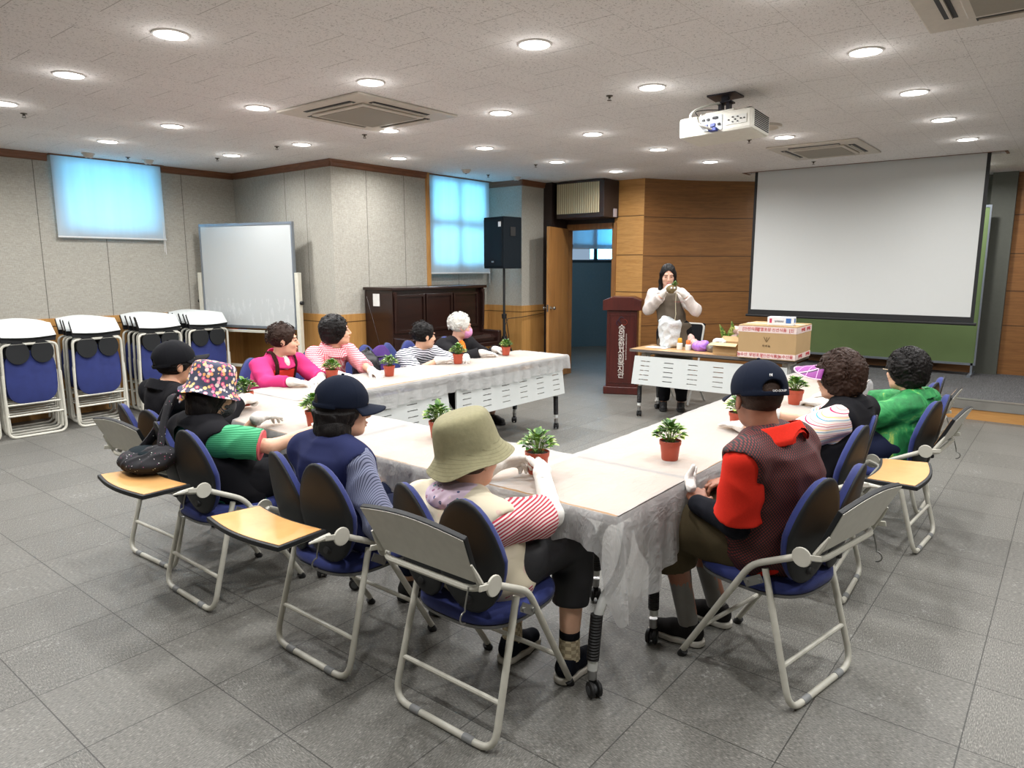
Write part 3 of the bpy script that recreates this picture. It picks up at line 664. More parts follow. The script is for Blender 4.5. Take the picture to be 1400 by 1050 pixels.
T_['l2'] = make_table('white panelled folding table in front of the person in the red gingham shirt', 1.40, (3.33, 4.14), PI)
T_['m2'] = make_table('folding table in front of the floral hat and black cap wearers', 1.6, (2.31, 3.62), -PI/2, .56, panel=False)
T_['m1'] = make_table('folding table with ribbed curved leg and casters in the near corner', 1.6, (2.31, 1.97), -PI/2, .56, panel=False)
T_['r1'] = make_table('folding table in front of the man in the red polo shirt', 1.55, (3.40, 1.44), 0, .55, panel=False)
T_['r2'] = make_table('folding table in front of the person in the green blouse, right row', 1.55, (4.98, 1.44), 0, .55, panel=False)
T_['p'] = make_table('folding table with dark edged wooden top and slotted white panel, in front of the presenter', 1.66, (6.84, 2.82), PI/2+.03, .55)
# ================================================================== things in the room
def cloth_mat():
    t = NT('thin white plastic table film'); v = t.coord(); cr = t.noise(t.mapping(v, (3, 3, 3), rot=(.3, .2, .5)), 2.0, 3, .6, .4); cr2 = t.noise(t.mapping(v, (1.5, 9, 3), rot=(0, 0, .6)), 2, 4, .6, .6)
    d = t.n('ShaderNodeBsdfDiffuse'); d.inputs[0].default_value = (.59, .585, .575, 1); tl = t.n('ShaderNodeBsdfTranslucent'); tl.inputs[0].default_value = (.66, .67, .68, 1)
    tp = t.n('ShaderNodeBsdfTransparent'); gl = t.n('ShaderNodeBsdfGlossy'); gl.inputs['Roughness'].default_value = .28
    bp = t.n('ShaderNodeBump'); bp.inputs['Strength'].default_value = .4; bp.inputs['Distance'].default_value = .018; h = t.math('ADD', t.math('MULTIPLY', t.math('PINGPONG', t.math('MULTIPLY', cr, 3.5), .5), .6), t.math('POWER', t.math('PINGPONG', t.math('MULTIPLY', cr2, 7), .5), 2)); t.c(h, bp.inputs['Height'])
    for n_ in (d, tl, gl): t.c(bp.outputs[0], n_.inputs['Normal'])
    def mx(f, a, b_):
        n_ = t.n('ShaderNodeMixShader'); n_.inputs[0].default_value = f; t.c(a.outputs[0], n_.inputs[1]); t.c(b_.outputs[0], n_.inputs[2]); return n_
    t.c(mx(.34, mx(.05, mx(.3, d, tl), gl), tp).outputs[0], t.out.inputs[0]); return t.m
mFilm = cloth_mat()
def cloth(label, x0, x1, y0, y1, edges, seed, zt=.7335):
    rnd = random.Random(seed); m = MB(); nx = int((x1-x0)/.04); ny = int((y1-y0)/.04)
    def wr(x, y): return .0008*math.sin(x*31+y*13+seed)+.0008*math.sin(y*37-x*9+seed*2)+.0008*math.sin((x+y)*61)
    def pt(i, j):
        x = x0+(x1-x0)*i/nx; y = y0+(y1-y0)*j/ny; return (x, y, zt+wr(x, y)+.0012)
    m.grid([[pt(i, j) for j in range(ny+1)] for i in range(nx+1)])
    # skirts: polyline of border points with outward normals and hang lengths
    for (path, hang, amp) in edges:
        P = []
        L = 0; rows = []
        for (p, nrm, s) in path:
            hl = hang(s); col = []
            for k in range(13):
                t = k/12; f = amp*(t**.8)*(.55+.45*math.sin(s*34+1.3*math.sin(s*11+seed)+seed)+.3*math.sin(s*83+t*2+seed))
                bow = .012*math.sin(min(1, t*6)*PI/2)
                col.append((p[0]+nrm[0]*(bow+f)+.01*t*math.sin(s*51), p[1]+nrm[1]*(bow+f)+.01*t*math.cos(s*47), p[2]-hl*t+(.004*math.sin(s*40) if k == 12 else 0)))
            rows.append(col)
        m.grid(rows)
    o = m.build('plastic_tablecloth', mFilm, None, ang=180); tag(o, label, 'tablecloth', 'thin white plastic tablecloths'); return o
def line(p, q, nrm, s0, st=.02, zt=.7335):
    L = math.dist(p, q); n = max(2, int(L/st)); return [((p[0]+(q[0]-p[0])*i/n, p[1]+(q[1]-p[1])*i/n, zt), nrm, s0+L*i/n) for i in range(n+1)], s0+L
def corner(c, n1, n2, s0, r=.05, zt=.7335, n=8):
    out = []
    for i in range(1, n):
        a = i/n*PI/2; nx_ = n1[0]*math.cos(a)+n2[0]*math.sin(a); ny_ = n1[1]*math.cos(a)+n2[1]*math.sin(a); out.append(((c[0], c[1], zt), (nx_, ny_), s0+r*i/n))
    return out, s0+r
def hang_var(b, a=.02, w=3.1, ph=0): return lambda s: b+a*math.sin(s*w+ph)+.35*a*math.sin(s*w*3.7)
# left row: two sheets
e1, s_ = line((4.12, 3.835), (5.66, 3.835), (0, -1), 0); cc, s_ = corner((5.66, 3.835), (0, -1), (1, 0), s_); e2, s_ = line((5.66, 3.835), (5.66, 4.44), (1, 0), s_)
cloth('white plastic tablecloth on the left row, half towards the door', 4.12, 5.66, 3.835, 4.44, [(e1+cc+e2, hang_var(.145, .012), .012)], 3)
e1, s_ = line((2.62, 3.835), (4.2, 3.835), (0, -1), 0)
cloth('white plastic tablecloth on the left row in front of the pink jacket', 2.58, 4.2, 3.835, 4.44, [(e1, hang_var(.15, .015), .014)], 5, zt=.7365)
# middle row
e0, s_ = line((2.6, 4.44), (2.025, 4.44), (0, 1), 0); c0, s_ = corner((2.025, 4.44), (0, 1), (-1, 0), s_); e1, s_ = line((2.025, 4.44), (2.025, 1.74), (-1, 0), s_)
cloth('white plastic tablecloth on the near row in front of the khaki bucket hat', 2.025, 2.6, 1.70, 4.44, [(e0+c0+e1, hang_var(.17, .03, 4), .016)], 9)
e3, _ = line((2.6, 3.82), (2.6, 1.70), (1, 0), 0); 
# right row with the long corner tip
e1, s_ = line((2.02, 1.86), (2.02, 1.152), (-1, 0), 0); sc_ = s_
cc, s_ = corner((2.02, 1.152), (-1, 0), (0, -1), s_, .06); e2, s_ = line((2.02, 1.152), (5.77, 1.152), (0, -1), s_); s5 = s_; cc2, s_ = corner((5.77, 1.152), (0, -1), (1, 0), s_); e3, s_ = line((5.77, 1.152), (5.77, 1.72), (1, 0), s_)
def hang_r(s):
    u = s-sc_
    if u < 0: return .135+.22*math.exp(-(u/.045)**2)+.012*math.sin(s*9)
    if u < .06: return .355+.03*math.sin(u/.06*PI)
    if u < .75: return .20+.20*(1-(u-.06)/.69)+.012*math.sin(s*14)
    return .21+.02*math.sin(s*6) if s < s5 else .16
cloth('white plastic tablecloth on the right row with a long tip over the near corner', 2.02, 5.77, 1.152, 1.72, [(e1+cc+e2+cc2+e3, hang_r, .028)], 12, zt=.7375)
# ---- potted plants
mPot = M('terracotta red plastic pot', S(172, 72, 48), .45, var=.05); mSoil = M('dark potting soil', S(44, 32, 24), .95, bump=1, scale=80, bdist=.01)
def leaf_mat():
    t = NT('variegated leaf'); v = t.coord(); n1 = t.noise(v, 55, 3, .6, .6); n2 = t.noise(v, 16, 1)
    c = t.ramp(t.math('ADD', t.math('MULTIPLY', n1, .55), t.math('MULTIPLY', n2, .45)), [(.36, S(36, 76, 26)), (.47, S(70, 118, 40)), (.54, S(132, 164, 66)), (.64, S(222, 228, 160))])
    t.base(c); t.set(Roughness=.35); t.b.inputs['Subsurface Weight'].default_value = 0; return t.m
mLeaf = leaf_mat(); mStem = M('green stem', S(96, 122, 52), .6)
def leaf(m, p, d, up, L, W):
    d = d.normalized(); sd = d.cross(up).normalized(); n = sd.cross(d).normalized(); rows = []
    for i in range(6):
        t = i/5; w = W*math.sin(PI*min(1, t*.93+.04))**.75*(1-.25*t); c = p+d*L*t-n*L*.28*t*t
        rows.append([c-sd*w+n*w*.35, c-sd*w*.5+n*w*.1, c, c+sd*w*.5+n*w*.1, c+sd*w+n*w*.35])
    m.grid(rows)
def plant_mesh(seed, n=46, H=.085, Rr=.062):
    r = random.Random(seed); m = MB(); st = MB()
    for i in range(n):
        a = i*2.4+r.uniform(-.3, .3); q = ((i+.5)/n)**.6; el = 1.3-q*1.0
        L = r.uniform(.024, .038); base = Vector((math.cos(a)*Rr*.55*q, math.sin(a)*Rr*.55*q, .012+H*.72*(1-q*.75)*r.uniform(.75, 1.1)))
        d = Vector((math.cos(a)*math.cos(el), math.sin(a)*math.cos(el), math.sin(el)*.8+r.uniform(-.1, .15)))
        leaf(m, base+d*.012, d, Vector((0, 0, 1)) if abs(d.z) < .95 else Vector((1, 0, 0)), L, L*r.uniform(.42, .55))
        if i % 3 == 0: st.tube([(base.x*.3, base.y*.3, -.01), tuple(base*.8), tuple(base+d*.014)], .0016, 5)
    return m.mesh('foliage', ang=180), st.mesh('stem')
PM = [plant_mesh(s, n, H, R_) for s, n, H, R_ in ((1, 84, .085, .075), (2, 70, .075, .068), (5, 92, .09, .085), (8, 60, .088, .072))]
for a, b_ in PM: a.materials.append(mLeaf); b_.materials.append(mStem)
pot_me = MB().lathe([(.0, 0), (.034, 0), (.036, .003), (.0435, .068), (.047, .069), (.0485, .087), (.0455, .0875), (.0445, .078), (0, .076)], n=28).mesh('pot', ang=35); pot_me.materials.append(mPot)
soil_me = MB().lathe([(0, .0775), (.02, .081), (.044, .079)], n=20).mesh('soil'); soil_me.materials.append(mSoil)
def pot(label, x, y, k, z=.7395, rz=0, tilt=(0, 0), s=1.0):
    t = thing('potted_plant', label, 'potted plant', (x, y, z), 0, 'leafy plants in terracotta pots on the tables'); t.rotation_euler = (tilt[0], tilt[1], rz); t.scale = (s, s, s)
    for nm, me, zz in (('pot', pot_me, 0), ('soil', soil_me, 0), ('foliage', PM[k][0], .078), ('stem', PM[k][1], .078)):
        o = bpy.data.objects.new(nm, me); link(o, t); o.location = (0, 0, zz)
pot('potted plant between the bare gloved hand and the black backpack on the left row', 3.63, 4.14, 3, s=.95)
pot('potted plant held by the person in the striped top', 4.49, 4.21, 0, rz=1)
pot('potted plant at the door end of the left row beside the white haired person', 5.22, 4.26, 1, rz=2, s=.93)
pot('potted plant partly behind the navy cap, before the gingham shirt', 3.20, 4.29, 1, rz=3)
pot('potted plant gripped by the black cap wearer, tilted', 2.27, 3.88, 2, z=.75, rz=1.6, tilt=(-.1, .12), s=.95)
pot('potted plant between the floral hat wearer and the navy cap', 2.2, 3.12, 0, rz=4)
pot('potted plant whose leaves show just left of the khaki hat', 2.43, 2.42, 2, rz=.7)
pot('potted plant between the two gloved hands of the khaki hat wearer', 2.235, 1.66, 3, z=.745, rz=.3, s=1.06)
pot('potted plant standing alone near the inner corner of the tables', 2.78, 1.335, 0, rz=5)
pot('potted plant just left of the man in the navy cap and red shirt', 3.56, 1.33, 3, rz=2.2)
pot('potted plant just right of the navy cap of the man', 4.42, 1.30, 1, rz=.9, s=1.05)
pot('potted plant half hidden behind the purple visor', 5.48, 1.38, 1, rz=2.9)
# ---- whiteboard
wl = Vector((4.34, 8.25)); wr_ = Vector((4.72, 6.92)); wc = (wl+wr_)/2; wa = math.atan2(wl.y-wr_.y, wl.x-wr_.x); WL = (wl-wr_).length
t = thing('whiteboard', 'large mobile whiteboard with faint wiped smears standing in the left corner', 'whiteboard', (wc.x, wc.y, 0), wa)
mWB2 = NT('whiteboard enamel'); v = mWB2.coord(); x, y, z = mWB2.sep(v); sm = mWB2.noise(mWB2.mapping(v, (9, 9, 2.5)), 2, 4, .7); zz = mWB2.math('LESS_THAN', z, 1.22)
mWB2.base(mWB2.mix(mWB2.math('MULTIPLY', mWB2.math('MULTIPLY', mWB2.math('GREATER_THAN', sm, .56), zz), .22), S(184, 188, 188), S(222, 224, 224))); mWB2.set(Roughness=.22); mWB2 = mWB2.m
mAlu = M('brushed aluminium', S(150, 158, 168), .35, .7)
MB().b2((-WL/2+.02, -.012, .90), (WL/2-.02, .012, 2.06)).build('writing_surface', mWB2, t, smooth=False)
f = MB(); f.b2((-WL/2, -.018, 2.055), (WL/2, .018, 2.085)); f.b2((-WL/2, -.018, .875), (WL/2, .018, .905)); f.b2((-WL/2, -.018, .9), (-WL/2+.022, .018, 2.06)); f.b2((WL/2-.022, -.018, .9), (WL/2, .018, 2.06)); f.build('frame', mAlu, t, smooth=False)
mIv = M('ivory painted steel', S(206, 204, 190), .45)
for s in (1, -1):
    x = s*(WL/2+.035); p = MB().b2((x-.025, -.03, .06), (x+.025, .03, 1.52)); po = p.build('post', mIv, t, smooth=False, bevel=.004)
    MB().box((x, 0, .05), (.04, .62, .05)).build('foot', mIv, t, smooth=False, bevel=.008)
    MB().lathe([(0, 0), (.022, 0), (.022, .03), (0, .032)], (x+s*.025, 0, 1.18), 12, (s, 0, 0)).build('clamp_knob', mBlk, po)
    for q in (.27, -.27): MB().lathe([(0, -.012), (.026, -.012), (.026, .012), (0, .012)], (x, q, .026), 14, (1, 0, 0)).build('wheel', mBlk, t)
MB().box((0, 0, .42), (WL+.07, .03, .03)).build('lower_rail', mIv, t, smooth=False)
tr = MB().b2((-WL/2+.05, .015, .83), (WL/2-.1, .075, .845)).b2((-WL/2+.05, .07, .845), (WL/2-.1, .078, .86)).build('pen_tray', mIv, t, smooth=False)
mk = [S(30, 30, 34), S(30, 40, 120), S(170, 30, 30)]
for i in range(5): tag(MB().tube([wbp for wbp in ((-.1+i*.13, .045, 0), (.02+i*.13, .045, 0))], .008, 8).build('marker_pen', M('pen %d' % (i % 3), mk[i % 3], .4), None), ['black marker pen at the right end of the whiteboard tray', 'blue marker pen second from the right on the whiteboard tray', 'red marker pen in the middle of the whiteboard tray', 'black marker pen second from the left on the whiteboard tray', 'blue marker pen at the left end of the whiteboard tray'][i], 'marker pen', 'marker pens in the whiteboard tray')
for o in [o for o in COL.objects if o.name.startswith('marker_pen')]:
    o.location = (wc.x, wc.y, .8535); o.rotation_euler = (0, 0, wa)
# ---- piano
mPi = m_wood('dark mahogany polish', S(26, 15, 13), S(46, 27, 22), (2, 2, 14), .22)
px0, px1, pyb, pyf = 5.32, 6.88, 6.45, 5.98
t = thing('upright_piano', 'dark brown upright piano with closed lid against the grey wall', 'piano', ((px0+px1)/2, (pyb+pyf)/2, 0))
w2 = (px1-px0)/2; d2 = (pyb-pyf)/2
b = MB(); b.b2((-w2, -d2, .06), (-w2+.04, d2, 1.32)); b.b2((w2-.04, -d2, .06), (w2, d2, 1.32)); b.b2((-w2, d2-.03, .06), (w2, d2, 1.32)); b.b2((-w2, -d2+.04, .75), (w2, -d2+.06, 1.32)); b.b2((-w2, -d2+.06, .1), (w2, -d2+.08, .62)); b.b2((-w2, -d2, 0), (w2, d2, .1)); b.build('cabinet', mPi, t, bevel=.004, smooth=False)
MB().b2((-w2-.03, -d2-.03, 1.32), (w2+.03, d2, 1.355)).build('lid', mPi, t, bevel=.008, smooth=False)
for i in range(3):
    a = -w2+.07+i*(2*w2-.14)/3+.01; q = a+(2*w2-.14)/3-.02; f = MB(); z0, z1, yy = .83, 1.27, -d2+.035
    f.b2((a, yy-.012, z0), (q, yy+.004, z0+.03)).b2((a, yy-.012, z1-.03), (q, yy+.004, z1)).b2((a, yy-.012, z0+.03), (a+.03, yy+.004, z1-.03)).b2((q-.03, yy-.012, z0+.03), (q, yy+.004, z1-.03)); f.build('panel_moulding', mPi, t, bevel=.004, smooth=False)
for s in (1, -1):
    x = s*(w2-.03); b = MB(); b.b2((x-.03, -d2-.30, .60), (x+.03, -d2, .79)); b.build('key_cheek', mPi, t, bevel=.015, smooth=False)
    b = MB(); b.tube([(x, -d2-.26, .6), (x, -d2-.26, .55), (x, -d2-.24, .35), (x, -d2-.25, .1), (x, -d2-.26, 0)], [.032, .04, .022, .026, .036], 10); b.build('leg', mPi, t)
    b = MB(); b.tube([(x, -d2-.005, 1.30), (x, -d2-.02, 1.24), (x, -d2-.01, .84)], [.028, .018, .014], 10); b.build('pilaster', mPi, t)
MB().b2((-w2, -d2-.29, .60), (w2, -d2, .655)).build('key_bed', mPi, t, bevel=.008, smooth=False)
MB().prism([(0, 0), (-.27, 0), (-.28, .05), (-.22, .085), (0, .10)], 2*w2-.12, (-w2+.06, -d2+.02, .655), (0, 1, 0), (0, 0, 1)).build('fallboard', mPi, t, bevel=.006, smooth=False)
MB().b2((-w2-.004, -.02, 1.14), (-w2+.001, .09, 1.28)).build('paper_tag', M('white paper', S(225, 225, 222), .7), t, smooth=False)
mBr2 = M('polished brass', S(180, 140, 70), .25, 1)
for i in (-1, 0, 1): MB().box((i*.09, -d2-.03, .06), (.035, .14, .012)).build('pedal', mBr2, t, smooth=False, bevel=.004)
# ---- loudspeaker and tripod
t = thing('speaker_stand', 'black tripod stand carrying the loudspeaker beside the piano', 'speaker stand', (7.06, 5.79, 0))
mSt = M('black painted steel', S(24, 25, 27), .4)
MB().tube([(0, 0, .14), (0, 0, .95)], .019, 12).tube([(0, 0, .9), (0, 0, 1.56)], .0155, 12).build('pole', mSt, t)
MB().lathe([(0, -.03), (.03, -.03), (.034, .03), (0, .03)], (0, 0, .95), 14).build('collar', mSt, t); MB().lathe([(0, -.03), (.032, -.03), (.032, .03), (0, .03)], (0, 0, .66), 14).build('leg_hub', mSt, t)
for a in (-.3, -.3+2.094, -.3+4.189):
    c, s = math.cos(a), math.sin(a); lg = MB().tube([(c*.03, s*.03, .66), (c*.36, s*.36, .012)], .011, 8).tube([(0, 0, .3), (c*.19, s*.19, .345)], .008, 6).build('leg', mSt, t)
    MB().ell((c*.36, s*.36, .014), (.018, .018, .014)).build('rubber_foot', mBlk, lg)
sp = thing('loudspeaker', 'large black loudspeaker on the tripod stand in front of the window blind', 'speaker', (7.06, 5.79, 1.56), math.radians(168.5))
sp.location = (7.06, 5.79, 1.561)
mSp = M('dark speaker carpet', S(9, 19, 26), .8, spec=.2, bump=.3, scale=200)
MB().prism([(-.17, -.15), (-.17, .15), (.17, .2), (.17, -.2)], .64, (0, 0, 0)).build('cabinet', mSp, sp, bevel=.008, smooth=False)
gr = M('perforated speaker grille', S(8, 17, 24), .7, spec=.2, bump=.6, scale=400)
MB().b2((.168, -.185, .03), (.182, .185, .61)).build('grille', gr, sp, bevel=.004, smooth=False)
MB().box((.185, 0, .085), (.004, .045, .02)).build('badge', mChrome, sp, smooth=False)
MB().box((.1845, .14, .545), (.003, .05, .06)).build('sticker', M('white sticker', S(215, 215, 215), .5), sp, smooth=False)
MB().box((0.0, .178, .46), (.09, .012, .11), (0, 0, .146)).build('handle_recess', mBlk, sp, smooth=False)
pts = [(7.08, 5.77, .93)]+[(7.08+.1*math.sin(i/8*PI)+.06*i/8, 5.77+.015*i, .93-.35*math.sin(i/8*PI)) for i in range(1, 8)]+[(7.3, 5.92, .9), (7.6, 5.94, .9), (8.17, 5.96, .93)]
tag(MB().tube(pts, .005, 6).build('speaker_cable', mBlk, None), 'thin black cable running from the speaker stand along the wainscot', 'cable')
# ---- podium
def text_mesh(s, size, ext=.001, align='CENTER', vert=False):
    c = bpy.data.curves.new('t', 'FONT'); c.body = s; c.size = size; c.extrude = ext; c.align_x = align; c.align_y = 'CENTER'; c.space_line = .78; c.resolution_u = 3
    o = bpy.data.objects.new('t', c); COL.objects.link(o); dg = bpy.context.evaluated_depsgraph_get(); me = bpy.data.meshes.new_from_object(o.evaluated_get(dg)); bpy.data.objects.remove(o); bpy.data.curves.remove(c); return me
def put_text(name, s, size, mat, parent, loc, rot, **kw):
    me = text_mesh(s, size, **kw); me.materials.clear(); me.materials.append(mat); o = bpy.data.objects.new(name, me); link(o, parent); o.location = loc; o.rotation_euler = rot; return o
pa = math.atan2(4.17-4.56, 7.71-7.53)   # front face direction, left to right as seen
t = thing('podium', 'dark red wooden podium with vertical white Korean lettering', 'podium', (7.62, 4.365, 0), pa)
mMah = m_wood('red mahogany veneer', S(50, 15, 12), S(78, 27, 20), (14, 14, 1.2), .3)
# local x along the front face, +y away from the camera
MB().prism([(-.185, 0), (.185, 0), (.185, .34), (-.185, .34)], .95, (0, 0, .1)).build('column', mMah, t, bevel=.004, smooth=False)
MB().b2((-.215, -.025, 0), (.215, .36, .10)).build('plinth', mMah, t, bevel=.01, smooth=False)
MB().prism([(-.235, 0), (.235, 0), (.235, .125), (.13, .165), (-.13, .165), (-.235, .125)], -.40, (0, -.035, 1.05), (1, 0, 0), (0, 0, 1)).build('head', mMah, t, bevel=.006, smooth=False)
f = MB(); f.b2((-.165, -.008, .14), (-.15, .002, 1.0)).b2((.15, -.008, .14), (.165, .002, 1.0)).b2((-.15, -.008, .14), (.15, .002, .155)).b2((-.15, -.008, .985), (.15, .002, 1.0)); f.build('panel_moulding', mMah, t, smooth=False)
mLet = M('silver white lettering', S(214, 208, 200), .4)
put_text('lettering', '\n'.join('숭의종합사회복지관'), .094, mLet, t, (.0, -.004, .535), (PI/2, 0, 0))
put_text('small_lettering', 'SOONGEUI COMMUNITY WELFARE CENTER', .0165, mLet, t, (.058, -.004, .60), (PI/2, PI/2, 0))
for (cx, cz, col, a0, a1) in ((-.005, .935, (60, 72, 92), .3, 4.9), (.03, .905, (176, 72, 52), -2.6, 2.2), (-.03, .90, (70, 60, 96), 1.8, 4.4)):
    P = [(cx+.034*math.cos(a0+(a1-a0)*i/14), -.004, cz+.034*math.sin(a0+(a1-a0)*i/14)) for i in range(15)]; MB().tube(P, [.003+.006*math.sin(PI*i/14) for i in range(15)], 6, flat=.3).build('emblem_ring', M('emblem %d' % col[0], S(*col), .4), t)
# ---- projection screen
t = thing('projection_screen', 'large white projection screen with black border lowered from the ceiling', 'projection screen', (9.0, 2.08, CZ))
mScr = M('matte white screen', S(206, 208, 206), .9, var=.01)
yl, yr = 1.19, -1.20
MB().b2((0, yr+.0, -1.70), (.002, yl, .12)).build('screen_surface', mScr, t, smooth=False)
mBd = M('black screen border', S(18, 18, 20), .6)
b = MB(); b.b2((-.002, yl, -1.76), (.003, yl+.035, .12)).b2((-.002, yr-.035, -1.76), (.003, yr, .12)).b2((-.002, yr, -1.76), (.003, yl, -1.70)); b.build('border', mBd, t, smooth=False)
MB().tube([(0, yr-.06, -1.775), (0, yl+.06, -1.775)], .017, 12).build('weight_bar', mBd, t)
MB().tube([(.02, yr-.1, .15), (.02, yl+.12, .15)], .055, 16).build('roller', mBd, t)
b = MB(); b.b2((8.91, .70, CZ-.004), (8.935, 3.44, CZ+.0)); b.b2((8.91, .70, CZ-.006), (9.14, .725, CZ)); b.b2((8.91, 3.415, CZ-.006), (9.14, 3.44, CZ))
struct('trim_20', b, mTrim)
# ---- green chalkboard on the stage
t = thing('green_chalkboard', 'wide green mobile chalkboard on the stage behind the projection screen', 'chalkboard', (10.62, 2.07, .2))
mGrn = M('chalk dusted green board', S(110, 132, 82), .6, var=.15, scale=2)
MB().b2((-.012, -1.12, .16), (.012, 1.14, 2.1)).build('writing_surface', mGrn, t, smooth=False)
f = MB(); f.b2((-.02, -1.14, .13), (.02, 1.16, .16)).b2((-.02, -1.14, 2.1), (.02, 1.16, 2.13)).b2((-.02, -1.14, .16), (.02, -1.12, 2.1)).b2((-.02, 1.14, .16), (.02, 1.16, 2.1)); f.build('frame', mAlu, t, smooth=False)
for s in (1, -1): MB().b2((-.02, s*1.1-.012, .03), (.02, s*1.1+.012, .16)).b2((-.25, s*1.1-.02, .0), (.25, s*1.1+.02, .03)).build('stand_foot', mAlu, t, smooth=False)
# ---- projector
t = thing('projector', 'white ceiling projector with blue connectors and looping white cable', 'projector', (4.86, 2.02, 2.53), math.atan2(.4, -.5)+PI/2)
ax = math.atan2(1.9-2.36, 4.82-4.65)    # long axis of the rear face, left to right
t.rotation_euler = (math.radians(-3), math.radians(-2), math.radians(-90)); t.scale = (1.1, 1.1, 1.0)
mPr = M('white projector plastic', S(222, 220, 210), .4)
# local x: left to right along the rear panel; -y: towards the camera; centred
b = MB(); b.b2((-.235, -.15, -.075), (.235, .15, .06)); b.build('housing', mPr, t, bevel=.018, smooth=False)
b = MB(); b.b2((-.12, -.10, .06), (.10, .12, .085)); b.build('top_cover', mPr, t, bevel=.008, smooth=False)
b = MB(); b.b2((-.09, -.153, -.055), (.05, -.148, .04)); b.build('connector_panel', M('pale grey panel', S(186, 192, 196), .5), t, smooth=False)
mBlu = M('blue connector', S(40, 58, 140), .4)
for (x, z, w_, h_, mm) in ((-.01, -.02, .03, .02, mBlu), (-.055, -.02, .026, .018, mBlu), (-.07, .02, .018, .012, mSlot), (-.04, .02, .018, .012, mSlot), (.005, .025, .03, .014, mSlot), (.03, -.02, .014, .014, mSlot)):
    MB().box((x, -.156, z), (w_, .008, h_)).build('connector', mm, t, smooth=False)
MB().box((.0, -.17, -.055), (.05, .035, .022)).build('cable_plug', mBlu, t, bevel=.003, smooth=False)
MB().b2((.07, -.1535, -.035), (.20, -.150, .022)).build('control_panel', M('control panel white', S(214, 214, 208), .4), t, smooth=False)
for (x, z) in ((.09, -.005), (.115, .01), (.115, -.02), (.13, -.005), (.145, .01), (.145, -.02), (.165, -.005), (.185, -.005)): MB().box((x, -.1555, z), (.009, .005, .007)).build('button', mSlot, t, smooth=False)
MB().b2((-.2, -.1535, -.04), (-.15, -.150, .01)).build('speaker_grille', M('grille grey', S(170, 178, 172), .6), t, smooth=False)
for i in range(9): MB().b2((.233, -.12, -.055+i*.012), (.2375, .12, -.048+i*.012)).build('vent_slot', mSlot, t, smooth=False)
MB().lathe([(0, 0), (.045, 0), (.05, .03), (.04, .035), (0, .03)], (-.12, .14, 0), 20, (0, 1, 0)).build('lens', mSlot, t)
b = MB(); b.b2((-.06, -.05, .085), (.06, .06, .10)); b.b2((-.035, -.02, .10), (-.015, .03, .16)); b.b2((.015, -.02, .10), (.035, .03, .16)); b.b2((-.05, -.03, .155), (.05, .04, .165)); b.b2((-.02, -.01, .16), (.02, .03, .20)); b.b2((-.09, -.07, .198), (.09, .08, .21)); b.build('ceiling_mount', M('blackened steel mount', S(50, 50, 58), .4, .6), t, smooth=False)
cb = [(.0, -.18, -.055), (-.06, -.24, -.03), (-.13, -.23, .03), (-.13, -.17, .09), (-.08, -.08, .14), (-.02, -.02, .16)]
MB().tube(fillet(cb, .05, 5), .008, 8).build('video_cable', M('white cable', S(220, 220, 214), .5), t)
MB().tube(fillet([(-.12, -.1, .06), (-.15, -.12, .1), (-.1, -.05, .12), (.1, .02, .1), (.17, 0, .11), (.2, .02, .065)], .04, 4), .003, 6).build('power_cable', mBlk, t)
# ---- things on the presenter's table
TZ = .7275
mCard = M('brown corrugated card', S(176, 146, 104), .8, var=.05, scale=8)
mTape = M('white printed tape', S(226, 206, 200), .4); mRed = M('red tape print', S(190, 36, 48), .5)
t = thing('carton', 'large brown cardboard carton taped with red printed tape', 'box', (6.79, 2.22, TZ), PI/2+.03)
cw_, cd_, ch_ = .53, .50, .31     # local x = along the table (room y), local -y... front is +y local (towards -X)
MB().b2((-cw_/2, -cd_/2, 0), (cw_/2, cd_/2, ch_)).build('box_body', mCard, t, bevel=.004, smooth=False)
def box_text(parent, s, size, x, z, mat, face):
    # face 'f': the face towards the audience (local +y); face 'r': local -x side
    if face == 'f': return put_text('print', s, size, mat, parent, (x, cd_/2+.0035, z), (PI/2, 0, PI))
    return put_text('print', s, size, mat, parent, (-cw_/2-.0035, x, z), (PI/2, 0, -PI/2))
for (z0, z1) in ((.008, .058), (ch_-.062, ch_-.006)):
    tp = MB().b2((-cw_/2-.002, cd_/2-.001, z0), (cw_/2+.002, cd_/2+.002, z1)).b2((-cw_/2-.002, -cd_/2, z0), (-cw_/2+.001, cd_/2+.002, z1)).build('printed_tape', mTape, t, smooth=False)
for (s, x, z) in (('[신선식품]', .15, ch_-.034), ('감열포장', .03, ch_-.034), ('신선식품', -.11, ch_-.034), ('[신', -.22, ch_-.034), ('농수산', .22, .033), ('무빙포장', .09, .033), ('[신선식품]', -.04, .033), ('농수산물', -.18, .033)): box_text(t, s, .036, x, z, mRed, 'f')
for (x, z) in ((-.13, ch_-.034), (.05, ch_-.034), (-.15, .033), (.1, .033)): box_text(t, '신선식품', .036, x, z, mRed, 'r')
mInk = M('brown ink', S(80, 60, 40), .7)
for dx in (-.012, 0, .012):
    P = [(.0+dx*k*.9, cd_/2+.003, .16+.02*k) for k in (0, 1, 2, 2.6)]; MB().tube(P, [.001, .003, .004, .001], 5, flat=.4).build('leaf_print', mInk, t)
box_text(t, '미 야 농', .022, .0, .125, mInk, 'f')
MB().b2((-cw_/2, -cd_/2-.0, ch_-.002), (cw_/2, cd_/2, ch_+.004)).build('lid_flap', mCard, t, smooth=False)
MB().b2((-cw_/2-.001, -.03, ch_+.003), (cw_/2+.001, .03, ch_+.006)).build('top_tape', mTape, t, smooth=False)
t = thing('small_box', 'small white glove box lying on top of the large carton', 'box', (6.68, 2.13, TZ+ch_+.0065), PI/2+.1)
